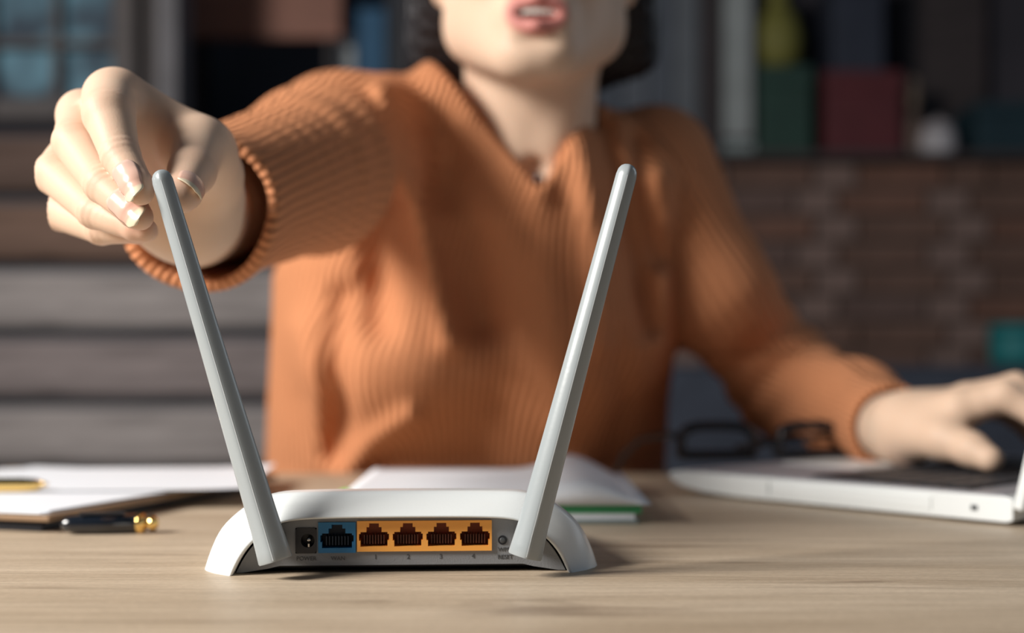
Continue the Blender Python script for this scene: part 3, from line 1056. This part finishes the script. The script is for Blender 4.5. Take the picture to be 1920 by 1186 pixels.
def sculpt(f, lo, hi, h, it=2):
    D, l = sdf_grid(f, lo, hi, h)
    V, Q = nets(D, l, h)
    return relax(V, Q, it), Q


def mesh_np(name, V, Q, m, parent, attrs=None):
    me = bpy.data.meshes.new(name)
    me.vertices.add(len(V)); me.vertices.foreach_set('co', V.astype(np.float32).ravel())
    me.loops.add(len(Q) * 4); me.loops.foreach_set('vertex_index', Q.astype(np.int32).ravel())
    me.polygons.add(len(Q)); me.polygons.foreach_set('loop_start', np.arange(0, len(Q) * 4, 4, dtype=np.int32))
    me.update(calc_edges=True)
    me.validate()
    for k, v in (attrs or {}).items():
        a = me.attributes.new(k, 'FLOAT', 'POINT'); a.data.foreach_set('value', np.asarray(v, np.float32))
    return link_mesh(name, me, m, parent, True)


def A(x, y, Z): return np.array(px(x, y, Z), np.float32)


M['skin'] = attr_mat('skin', [(0, (0.685, 0.485, 0.355)), (.5, (0.60, 0.315, 0.225)), (1.0, (0.56, 0.22, 0.19))], 'pigment', 0.52, 0.28, sss=0.10, bump=0.10, bscale=900)
M['knit'] = attr_mat('rust_knit', [(0, (0.62, 0.258, 0.122)), (1, (0.57, 0.235, 0.11))], 'pigment', 0.85, 0.15, rib=True, bump=0.5, bscale=900)
M['nail'] = attr_mat('nail', [(0, (0.68, 0.46, 0.38)), (.74, (0.66, 0.40, 0.31)), (.80, (0.72, 0.62, 0.45)), (1, (0.75, 0.65, 0.48))], 'pigment', 0.26, 0.4, coat=0.1)
M['hair'] = mat('dark_hair', (0.012, 0.010, 0.012), 0.45, 0.4, var=0.3, vscale=60, bump=0.5, bscale=120, stretch=(4, 4, 0.6))
M['teeth'] = mat('teeth', (0.80, 0.76, 0.70), 0.25)
M['eye_white'] = mat('eye_white', (0.8, 0.78, 0.75), 0.15)
M['iris'] = mat('iris', (0.05, 0.025, 0.012), 0.12)

person = empty('person', (-.03, 1.26, FLOOR))
PI_ = person.matrix_basis.inverted()


def pparent(o):
    o.parent = person
    o.matrix_parent_inverse = Matrix.Translation((.03, -1.26, -FLOOR))
    return o


# ---- the hand on the antenna (her right hand)
IDX = [(A(210, 184, .668), .0130), (A(204, 214, .632), .0120), (A(226, 292, .617), .0088), (A(258, 348, .6055), .0070), (A(264, 360, .603), .0060)]
MID = [(A(157, 218, .690), .0125), (A(143, 268, .652), .0112), (A(194, 345, .628), .0090), (A(252, 398, .6150), .0070), (A(263, 407, .6135), .0060)]
RNG = [(A(136, 285, .706), .0120), (A(106, 326, .670), .0108), (A(178, 395, .644), .0085), (A(256, 426, .630), .0066), (A(272, 431, .628), .0058)]
PKY = [(A(138, 348, .716), .0110), (A(116, 396, .690), .0100), (A(190, 428, .666), .0080), (A(258, 432, .652), .0062), (A(275, 433, .650), .0055)]
THB = [(A(396, 325, .712), .0170), (A(374, 276, .674), .0142), (A(360, 322, .641), .0108), (A(342, 362, .619), .0082), (A(338, 371, .616), .0066)]
WR = A(352, 395, .742)
FA = A(362, 398, .790)
EL = A(520, 335, .945)
SHR = A(625, 275, 1.08)


def hand_r(p):
    palm = rc(p, IDX[0][0], A(368, 340, .725), .0132, .017)
    for f_, w_ in ((MID, A(360, 365, .735)), (RNG, A(350, 390, .742)), (PKY, A(345, 405, .748))):
        palm = smin(palm, rc(p, f_[0][0], w_, f_[0][1], .017), .012)
    palm = smin(palm, chain(p, [(A(366, 360, .735), .024), (WR, .0262), (FA, .0285), (A(400, 385, .84), .031)], .015), .014)
    th = chain(p, THB, .004)
    web = rc(p, A(232, 178, .672), A(384, 270, .690), .0098, .0125)
    palm = smin(palm, web, .010)
    palm = smin(palm, rc(p, A(330, 262, .690), A(372, 290, .682), .008, .013), .010)
    d = smin(palm, th, .011)
    for f_ in (IDX, MID, RNG, PKY):
        c = chain(p, f_, .0022)
        root = np.sqrt(((p - f_[0][0]) ** 2).sum(1))
        kk = np.where(root < .024, .006, .0016)
        h = np.clip(kk - np.abs(d - c), 0, None) / kk
        d = np.minimum(d, c) - h * h * kk * .25
    return d


def crease(p, d):
    # skin folds over the knuckles
    for f_ in (IDX, MID, RNG, PKY):
        for q in (1, 2):
            c = f_[q][0]; t = f_[q + 1][0] - f_[q - 1][0]; t = t / np.linalg.norm(t)
            s = (p - c) @ t
            r = np.sqrt(((p - c) ** 2).sum(1))
            m = np.exp(-(r / .0125) ** 2)
            d = d + m * .00034 * np.cos(s * 2 * np.pi / .0036) * np.exp(-(s / .0055) ** 2)
    return d


V1, Q1 = sculpt(lambda p: crease(p, hand_r(p)), A(150, 300, .60) * 0 + np.array([-.235, .585, .135]), np.array([-.118, .835, .262]), .0010, 1)

# ---- head, neck, trunk, left arm and hand
HX = .0175
SHL = A(1236, 318, 1.17); ELL_ = A(1478, 722, 1.235); WL = A(1700, 802, 1.000)


zt = np.array([-.24, -.10, 0, .06, .12, .17, .21, .245, .275, .305])
tcx = np.array([-.045, -.044, -.043, -.040, -.034, -.030, -.022, -.008, .004, .012])
tcy = np.array([1.30, 1.29, 1.285, 1.27, 1.245, 1.225, 1.205, 1.185, 1.165, 1.15])
tax = np.array([.180, .186, .188, .186, .184, .183, .172, .148, .110, .066])
tay = np.array([.130, .134, .136, .145, .150, .150, .142, .122, .090, .060])
CUF = A(368, 398, .785)
S1 = A(583, 322, .955)
S0 = A(630, 268, 1.05)
cdir = (CUF - S1) / np.linalg.norm(CUF - S1)
folds = [([(735, 215), (792, 420), (848, 640)], .016, .011), ([(690, 250), (722, 440), (712, 600)], -.022, .018), ([(815, 260), (880, 420), (905, 600)], -.019, .019),
         ([(1128, 235), (1170, 400), (1222, 610)], -.014, .012), ([(1085, 300), (1118, 480), (1125, 640)], .010, .012), ([(1235, 330), (1250, 480), (1240, 640)], .005, .010),
         ([(1195, 260), (1215, 380), (1240, 480)], -.010, .010), ([(625, 895), (690, 835), (770, 785)], .010, .012), ([(560, 620), (590, 740), (580, 880)], .006, .014), ([(645, 560), (632, 740), (610, 860)], -.012, .013),
         ([(930, 440), (960, 560), (940, 760)], -.004, .016), ([(1010, 420), (1040, 600), (1050, 800)], .004, .014), ([(1150, 640), (1180, 760), (1160, 870)], -.005, .014),
         ([(800, 110), (905, 240), (1010, 372)], .006, .012), ([(1108, 196), (1062, 275), (1014, 372)], .005, .010), ([(770, 165), (880, 320), (1000, 440)], -.004, .010)]
fold3 = []
for pl, am, wd in folds:
    pts = [(A(x_, y_, 1.10)[0], A(x_, y_, 1.10)[2]) for x_, y_ in pl]
    fold3.append((np.array(pts), am, wd))


def foldf(p):
    xz = p[:, [0, 2]]
    out = np.zeros(len(p), np.float32)
    for pts, am, wd in fold3:
        dm = np.full(len(p), 9.0, np.float32)
        for a, b in zip(pts[:-1], pts[1:]):
            ab = b - a
            t = np.clip(((xz - a) @ ab) / (ab @ ab), 0, 1)
            q = xz - a - t[:, None] * ab
            dm = np.minimum(dm, np.sqrt((q * q).sum(1)))
        out += am * np.exp(-(dm / wd) ** 2)
    return out


def torso(p):
    zc = p[:, 2]
    cx, cy, ax, ay = (np.interp(zc, zt, t_).astype(np.float32) for t_ in (tcx, tcy, tax, tay))
    dx, dy = p[:, 0] - cx, p[:, 1] - cy
    e = 2.5
    u_, v_ = np.abs(dx / ax) + 1e-5, np.abs(dy / ay) + 1e-5
    k0 = (u_ ** e + v_ ** e) ** (1 / e)
    k1 = np.sqrt((u_ ** (e - 1) / ax) ** 2 + (v_ ** (e - 1) / ay) ** 2) * k0 ** (1 - e)
    d = (k0 - 1) / k1
    d = smax(d, zc - .305, .02)
    d = smax(d, -.23 - zc, .01)
    d = smin(d, ell(p, A(745, 655, 1.135), (.070, .062, .058)), .05)
    d = smin(d, ell(p, A(1075, 620, 1.150), (.070, .058, .058)), .06)
    d = smin(d, rc(p, (-.046, 1.108, .286), (-.128, 1.045, .262), .050, .052), .025)
    d = smin(d, rc(p, (.050, 1.140, .254), (.112, 1.165, .254), .050, .050), .03)
    return d


def arm_r(p):
    d = chain(p, [(S0, .055), (S1, .0535), (CUF, .0435), (CUF + cdir * .02, .0435)], .02)
    ax_ = (p - S1) @ cdir
    d = d + .0011 * np.sin(ax_ * 2 * np.pi / .021 + 14 * p[:, 0] + 10 * p[:, 2]) * np.exp(-((ax_ - .07) / .045) ** 2)
    d = d + .0026 * np.sin(ax_ * 2 * np.pi / .034 + 22 * p[:, 2]) * np.exp(-((ax_ + .02) / .05) ** 2)
    return d


SLV = [(SHL + np.array([-.004, 0, .004], np.float32), .052), (A(1335, 545, 1.185), .047), (ELL_, .0445), (A(1600, 772, 1.125), .038), (A(1672, 800, 1.030), .0330)]
ldir = (SLV[-1][0] - SLV[-2][0]); ldir = ldir / np.linalg.norm(ldir)


def arm_l(p):
    d = chain(p, SLV, .03)
    r = np.sqrt(((p - ELL_) ** 2).sum(1))
    s = p @ np.array([.55, -.35, -.75], np.float32)
    d = d + .0032 * np.sin(s * 2 * np.pi / .026 + 30 * p[:, 1]) * np.exp(-(r / .075) ** 2)
    return d



def cover(p):
    t = torso(p) - foldf(p) * np.clip((1.235 - p[:, 1]) / .04, 0, 1)
    return smin(smin(t, arm_r(p), .014), arm_l(p), .012)


def head(p):
    q = p.copy(); q[:, 0] = np.abs(q[:, 0] - HX)
    d = ell(q, (0, 1.075, .455), (.074, .094, .085))
    d = smin(d, ell(q, (0, 1.030, .375), (.0605, .064, .064)), .03)
    d = smin(d, rc(q, (.047, 1.052, .352), (.016, .984, .318), .0180, .0170), .032)
    d = smin(d, rc(q, (.052, 1.06, .40), (.046, 1.052, .350), .016, .018), .02)
    d = smin(d, ell(q, (0, .976, .3185), (.021, .016, .0165)), .016)
    d = smin(d, ell(q, (.033, .985, .395), (.024, .02, .022)), .02)          # cheek
    d = smin(d, rc(q, (0, .972, .425), (0, .950, .385), .007, .0105), .014)   # nose
    d = smin(d, ell(q, (.011, .962, .379), (.0085, .009, .007)), .006)
    d = smax(d, -ell(q, (.032, .968, .424), (.017, .016, .011)), .012)       # eye sockets
    d = smin(d, rc(q, (.008, .974, .442), (.04, .985, .444), .008, .007), .012)  # brow
    d = smin(d, ell(q, (0, .972, .344), (.027, .016, .019)), .012)            # mouth mound
    d = smin(d, rc(q, (0, .9575, .3525), (.019, .968, .3445), .0050, .0028), .004)  # upper lip
    d = smin(d, rc(q, (0, .9580, .3325), (.018, .968, .3405), .0064, .0030), .004)  # lower lip
    d = smax(d, -ell(q, (0, .957, .3425), (.0165, .0150, .0046)), .002)      # parted mouth
    d = smax(d, -ell(q, (0, .958, .3235), (.016, .005, .0035)), .006)
    ear = ell(q, (.074, 1.062, .405), (.010, .019, .032))
    ear = smax(ear, -ell(q, (.084, 1.058, .410), (.006, .011, .019)), .004)
    d = smin(d, ear, .006)
    return d


def hand_l(p):
    W1 = WL; k = .012
    IM, MM, RM_, PM = A(1800, 768, .955), A(1814, 752, .982), A(1806, 756, 1.006), A(1790, 768, 1.024)
    d = rc(p, W1, IM, .0235, .0150)
    for q in (MM, RM_, PM): d = smin(d, rc(p, W1, q, .022, .0135), k)
    d = smin(d, chain(p, [(A(1730, 812, .972), .019), (A(1772, 822, .946), .0148), (A(1822, 842, .925), .0112), (A(1856, 860, .911), .0088)], .006), .012)
    for pts in ([(IM, .0138), (A(1884, 742, .942), .0110), (A(1950, 778, .930), .0090), (A(1985, 846, .925), .0072)],
                [(MM, .0135), (A(1905, 728, .975), .0110), (A(1970, 765, .965), .0090), (A(2000, 838, .958), .0072)],
                [(RM_, .013), (A(1890, 738, 1.005), .0105), (A(1950, 770, .995), .0086), (A(1985, 832, .985), .007)],
                [(PM, .012), (A(1862, 760, 1.03), .0095), (A(1910, 785, 1.02), .008), (A(1940, 824, 1.012), .0065)]):
        d = smin(d, chain(p, pts, .005), .003)
    return d


def body(p):
    d = head(p)
    neck = rc(p, (HX, 1.088, .380), (.012, 1.138, .235), .0545, .0555)
    neck = smin(neck, rc(p, (HX - .050, 1.075, .37), (.006, 1.085, .248), .012, .009), .02)
    neck = smin(neck, rc(p, (HX + .050, 1.075, .37), (.026, 1.085, .248), .012, .009), .02)
    d = smin(d, neck, .014)
    tr = ell(p, (-.015, 1.215, .12), (.135, .080, .17))
    tr = smin(tr, rc(p, (.012, 1.135, .235), (-.12, 1.075, .245), .040, .034), .04)
    tr = smin(tr, rc(p, (.012, 1.145, .235), (.105, 1.17, .235), .040, .034), .04)
    tr = smin(tr, ell(p, (.015, 1.138, .225), (.060, .052, .045)), .03)
    tr = smin(tr, ell(p, (-.04, 1.27, -.1), (.15, .10, .14)), .06)
    d = smax(d, -ell(p, (.0175, 1.076, .2465), (.010, .010, .010)), .008)   # hollow of the throat
    tr = smin(tr, chain(p, [(SHR, .036), (EL, .036), (A(400, 385, .84), .0310), (A(372, 395, .81), .0296)], .02), .03)
    tr = np.where(p[:, 1] > .88, np.maximum(tr, cover(p) + .006), tr)
    d = smin(d, tr, .012)
    d = smin(d, chain(p, [(SHL, .034), (ELL_, .030), (SLV[3][0], .027), (SLV[4][0], .0235), (WL, .0235)], .01), .012)
    return smin(d, hand_l(p), .01)


V2, Q2 = sculpt(body, (-.25, .80, -.22), (.44, 1.39, .56), .0030, 2)
V3, Q3 = sculpt(lambda p: np.maximum(smin(hand_l(p), chain(p, [(SLV[3][0], .027), (SLV[4][0], .0235), (WL, .0235)], .01), .008), -(p[:, 0] - .255)), (.235, .88, .005), (.44, 1.06, .11), .0013, 2)
# keep the coarse skin only where no finer patch covers it
hl = hand_l(V2)
kill = (hl < .004) & (V2[:, 0] > .268)
Q2 = Q2[~kill[Q2].any(1)]
V3o = V3
V = np.concatenate([V2, V1, V3o]); Q = np.concatenate([Q2, Q1 + len(V2), Q3 + len(V2) + len(V1)])
pig = np.zeros(len(V))
for f_ in (IDX, MID, RNG, PKY):
    pig += .34 * np.exp(-(((V - f_[1][0]) ** 2).sum(1) / .009 ** 2)) + .30 * np.exp(-(((V - f_[2][0]) ** 2).sum(1) / .007 ** 2)) + .32 * np.exp(-(((V - f_[3][0]) ** 2).sum(1) / .010 ** 2)) + .16 * np.exp(-(((V - f_[0][0]) ** 2).sum(1) / .012 ** 2))
for f_ in THB[2:4]:
    pig += .25 * np.exp(-(((V - f_[0]) ** 2).sum(1) / .011 ** 2))
pig += .45 * np.exp(-(((V - A(300, 270, .70)) ** 2).sum(1) / .022 ** 2))
lip = np.minimum(ell(V, (HX, .958, .3435), (.0235, .02, .0175)), 1)
pig = np.where((V[:, 1] < .985) & (V[:, 2] > .31) & (V[:, 2] < .37), np.maximum(pig, np.clip(.5 - lip / .004, 0, 1)), pig)
used = np.zeros(len(V), bool); used[Q.ravel()] = True
remap = np.cumsum(used) - 1
V, Q, pig = V[used], remap[Q], pig[used]
pparent(mesh_np('body', V, Q, M['skin'], None, {'pigment': pig}))


def nail(base, tip, n, L, ang=.95, vfree=.74, lift=0.0):
    """nail plate lying on the fingertip skin, its free edge running out past it to a blunt point"""
    base = np.asarray(base, float); t = np.asarray(tip, float) - base; t /= np.linalg.norm(t)
    n = np.asarray(n, float); n = n - t * (n @ t); n /= np.linalg.norm(n)
    b_ = np.cross(t, n)
    nu, nv = 13, 17
    rows = []
    pg = []
    nb_ = 11                                                  # rows lying on the skin
    for j in range(nv):
        v = j / (nv - 1)
        us = np.linspace(-1, 1, nu)
        wv = 1.0
        if v < .14: wv = .60 + .40 * math.sqrt(v / .14)
        if v > vfree: wv = 1 - ((v - vfree) / (1 - vfree)) ** 1.5 * .80
        if v <= vfree - .12 or len(rows) < 3:
            c = base + t * (v * L)
            row = []
            for u_ in us:
                dr = math.cos(u_ * wv * ang) * n + math.sin(u_ * wv * ang) * b_
                lo_, hi_ = .002, .016
                for _ in range(16):
                    md_ = .5 * (lo_ + hi_)
                    if hand_r((c + dr * md_)[None].astype(np.float32))[0] < .00025: lo_ = md_
                    else: hi_ = md_
                row.append(min(lo_, .0105))
            row = np.array(row)
            row = np.minimum(row, np.median(row) * 1.12)
            rows.append(np.array([c + (math.cos(u_ * wv * ang) * n + math.sin(u_ * wv * ang) * b_) * r_ for u_, r_ in zip(us, row)]))
            last_r, last_c = row, c
        else:
            c = base + t * (v * L)
            rr = last_r * (1 - .05 * (v - vfree))
            rows.append(np.array([c + (math.cos(u_ * wv * ang) * n + math.sin(u_ * wv * ang) * b_) * r_ for u_, r_ in zip(us, rr)]))
        pg += [(v + .05 * abs(u_)) for u_ in us]
    Vn = np.concatenate(rows)
    Qn = np.array([(j * nu + i, j * nu + i + 1, (j + 1) * nu + i + 1, (j + 1) * nu + i) for j in range(nv - 1) for i in range(nu - 1)])
    o = pparent(mesh_np('fingernail', Vn, Qn, M['nail'], None, {'pigment': pg}))
    md = o.modifiers.new('thickness', 'SOLIDIFY'); md.thickness = .0006; md.offset = 0
    return o


def interp(a, b, t): return a * (1 - t) + b * t


nail(interp(IDX[2][0], IDX[3][0], .56), IDX[4][0] + np.array([-.0012, 0, -.001]), (-.10, -1, -.15), .0218, .95, .78)
nail(interp(MID[2][0], MID[3][0], .60), MID[4][0] + np.array([-.001, 0, -.001]), (-.05, -1, .10), .0222, .95, .78)
nail(interp(THB[2][0], THB[3][0], .78), THB[4][0], (.55, -.80, .05), .0122, .85)

# ---- rust coloured ribbed sweater
vb = np.array([.0222, .2290]); v1 = np.array([-.0690, .3430]); v2 = np.array([.0660, .3080])


def half(p, a, b):
    n = np.array([-(b - a)[1], (b - a)[0]]); n = n / np.linalg.norm(n)
    return (p[:, [0, 2]] - a) @ n


def sweater(p):
    d = cover(p)
    # hollow cuffs
    c1 = (p - CUF) @ cdir
    tiltp = c1 + .10 * (p[:, 0] - CUF[0]) + .006 * np.sin(p[:, 2] * 70)
    d = smax(d, np.where(c1 > -.05, tiltp, -1), .003)
    inn = rc(p, CUF + cdir * .06, CUF - cdir * .085, .0395, .042)
    d = smax(d, -inn, .003)
    c2 = (p - SLV[-1][0]) @ ldir
    near = np.sqrt(((p - SLV[-1][0]) ** 2).sum(1)) < .09
    d = np.where(near, smax(d, c2, .003), d)
    d = smax(d, -rc(p, SLV[-1][0] + ldir * .05, SLV[-1][0] - ldir * .03, .0285, .027), .003)
    # neck opening
    vcut = smax(-half(p, v1, vb), half(p, v2, vb), .006)
    vcut = smax(vcut, p[:, 1] - 1.155, .01)
    ncut = rc(p, (HX, 1.095, .38), (.014, 1.122, .300), .066, .058)
    return smax(d, -np.minimum(vcut, ncut), .004)


V, Q = sculpt(sweater, (-.26, .755, -.25), (.335, 1.45, .36), .0026, 2)
dt, da, dl = torso(V), arm_r(V), arm_l(V)
cxv, cyv = np.interp(V[:, 2], zt, tcx), np.interp(V[:, 2], zt, tcy)
u = np.arctan2(V[:, 0] - cxv, -(V[:, 1] - cyv)) * .165


def around(V, a, b, up, r):
    ax_ = (b - a) / np.linalg.norm(b - a)
    e1 = np.cross(ax_, up); e1 /= np.linalg.norm(e1); e2 = np.cross(ax_, e1)
    return np.arctan2((V - a) @ e1, (V - a) @ e2) * r


u = np.where(dl < dt, around(V, SLV[0][0], SLV[2][0], np.array([0, 1., 0]), .048), u)
fl = V[:, 0] > np.interp(V[:, 2], [0, .2], [.24, .20])
u = np.where((dl < dt) & (V[:, 1] < 1.20) & (V[:, 2] < .10), around(V, SLV[2][0], SLV[4][0], np.array([0, 0, 1.]), .042), u)
u = np.where((da < dt) & (da < dl), around(V, S0, CUF, np.array([0, 0, 1.]), .055), u)
pg = np.random.RandomState(1).rand(len(V))
pparent(mesh_np('sweater', V, Q, M['knit'], None, {'rib': u, 'pigment': pg}))


# ---- hair, teeth, eyes, brows, dark bead at the throat
def hairf(p):
    q = p.copy(); q[:, 0] = np.abs(q[:, 0] - HX)
    d = ell(q, (0, 1.092, .462), (.086, .100, .096))
    d = smin(d, ell(q, (.040, 1.150, .385), (.062, .052, .062)), .04)
    d = smin(d, rc(q, (.078, 1.085, .43), (.090, 1.135, .352), .016, .013), .03)
    d = smax(d, -ell(q, (0, .985, .425), (.064, .075, .075)), .02)
    d = smax(d, -rc(q, (0, 1.06, .39), (0, 1.12, .25), .066, .06), .01)
    d = d + .0016 * np.sin(np.arctan2(q[:, 0], q[:, 1] - 1.09) * 70) + .0012 * np.sin(q[:, 0] * 900 + q[:, 2] * 60)
    return d


V, Q = sculpt(hairf, (-.12, .95, .30), (.15, 1.23, .59), .0028, 1)
pparent(mesh_np('hair', V, Q, M['hair'], None))
bm = bmesh.new()
for k in range(-2, 3):
    wx = .0072 if abs(k) < 2 else .0060
    add_box(bm, (HX + k * .0066, .9625 + .00045 * k * k, .3462), (wx * .9, .004, .0075), rz=k * .12)
pparent(obj('teeth', bm, M['teeth'], None, False, .0006, 1))
for s in (-1, 1):
    bm = bmesh.new(); bmesh.ops.create_uvsphere(bm, u_segments=20, v_segments=14, radius=.0118, matrix=Matrix.Translation((HX + s * .032, .9835, .424)))
    e_ = pparent(obj('eyeball', bm, M['eye_white'], None, True))
    bm = bmesh.new(); bmesh.ops.create_uvsphere(bm, u_segments=16, v_segments=10, radius=.0058, matrix=Matrix.Translation((HX + s * .032, .9775, .424)) @ Matrix.Diagonal((1, .9, 1, 1)))
    pparent(obj('iris', bm, M['iris'], None, True))
    bm = bmesh.new(); add_tube(bm, [(HX + s * x_, y_, z_) for x_, y_, z_ in ((.014, .967, .446), (.028, .969, .4505), (.042, .978, .449), (.05, .988, .444))], [.0022, .003, .0026, .001], 8)
    pparent(obj('eyebrow', bm, M['hair'], None, True))
pc = A(1011, 338, 1.066)
bm = bmesh.new(); bmesh.ops.create_uvsphere(bm, u_segments=14, v_segments=10, radius=.0042, matrix=Matrix.Translation(tuple(float(q) for q in pc)) @ Matrix.Diagonal((.9, .7, 1.3, 1)))
pparent(obj('throat_bead', bm, M['black_lacquer'], None, True))  # small black bead at the base of the throat


# ---- trousers, shoes and the chair she sits on (below the table top)
def legs(p):
    q = p.copy(); q[:, 0] = np.abs(q[:, 0] + .035)
    d = rc(q, (0.0, 1.30, -.20), (.07, 1.28, -.20), .095, .09)
    d = smin(d, rc(q, (.085, 1.26, -.215), (.11, .90, -.225), .075, .058), .04)
    d = smin(d, rc(q, (.11, .90, -.225), (.11, .96, -.70), .055, .040), .03)
    return smax(d, -.715 - p[:, 2], .005)


V, Q = sculpt(legs, (-.28, .80, -.74), (.22, 1.43, -.07), .006, 2)
pparent(mesh_np('trousers', V, Q, M['trouser_cloth'], None))
for s in (-1, 1):
    V, Q = sculpt(lambda p: smax(smin(rc(p, (s * .11 - .035, .97, -.71), (s * .115 - .035, .80, -.725), .034, .028), rc(p, (s * .11 - .035, .96, -.66), (s * .11 - .035, .97, -.71), .034, .036), .03), -.748 - p[:, 2], .004),
                  (s * .11 - .09, .75, -.76), (s * .11 + .02, 1.03, -.61), .005, 2)
    pparent(mesh_np('shoe', V, Q, M['shoe_black'], None))
tag(person, 'woman in a rust ribbed v-neck sweater holding the antenna, other hand on laptop', 'person')
ch = empty('chair', (-.035, 1.30, FLOOR))
box('seat', (0, 0, .425), (.40, .40, .05), M['chair_black'], ch, bevel=.012)
for sx in (-1, 1):
    for sy in (-1, 1):
        box('leg', (sx * .17, sy * .17, .20), (.03, .03, .40), M['chair_black'], ch)
    box('back_post', (sx * .10, .185, .60), (.025, .025, .34), M['chair_black'], ch)
box('backrest', (0, .185, .74), (.24, .025, .16), M['chair_black'], ch, bevel=.008)
tag(ch, 'black chair the woman sits on, hidden behind her', 'chair')
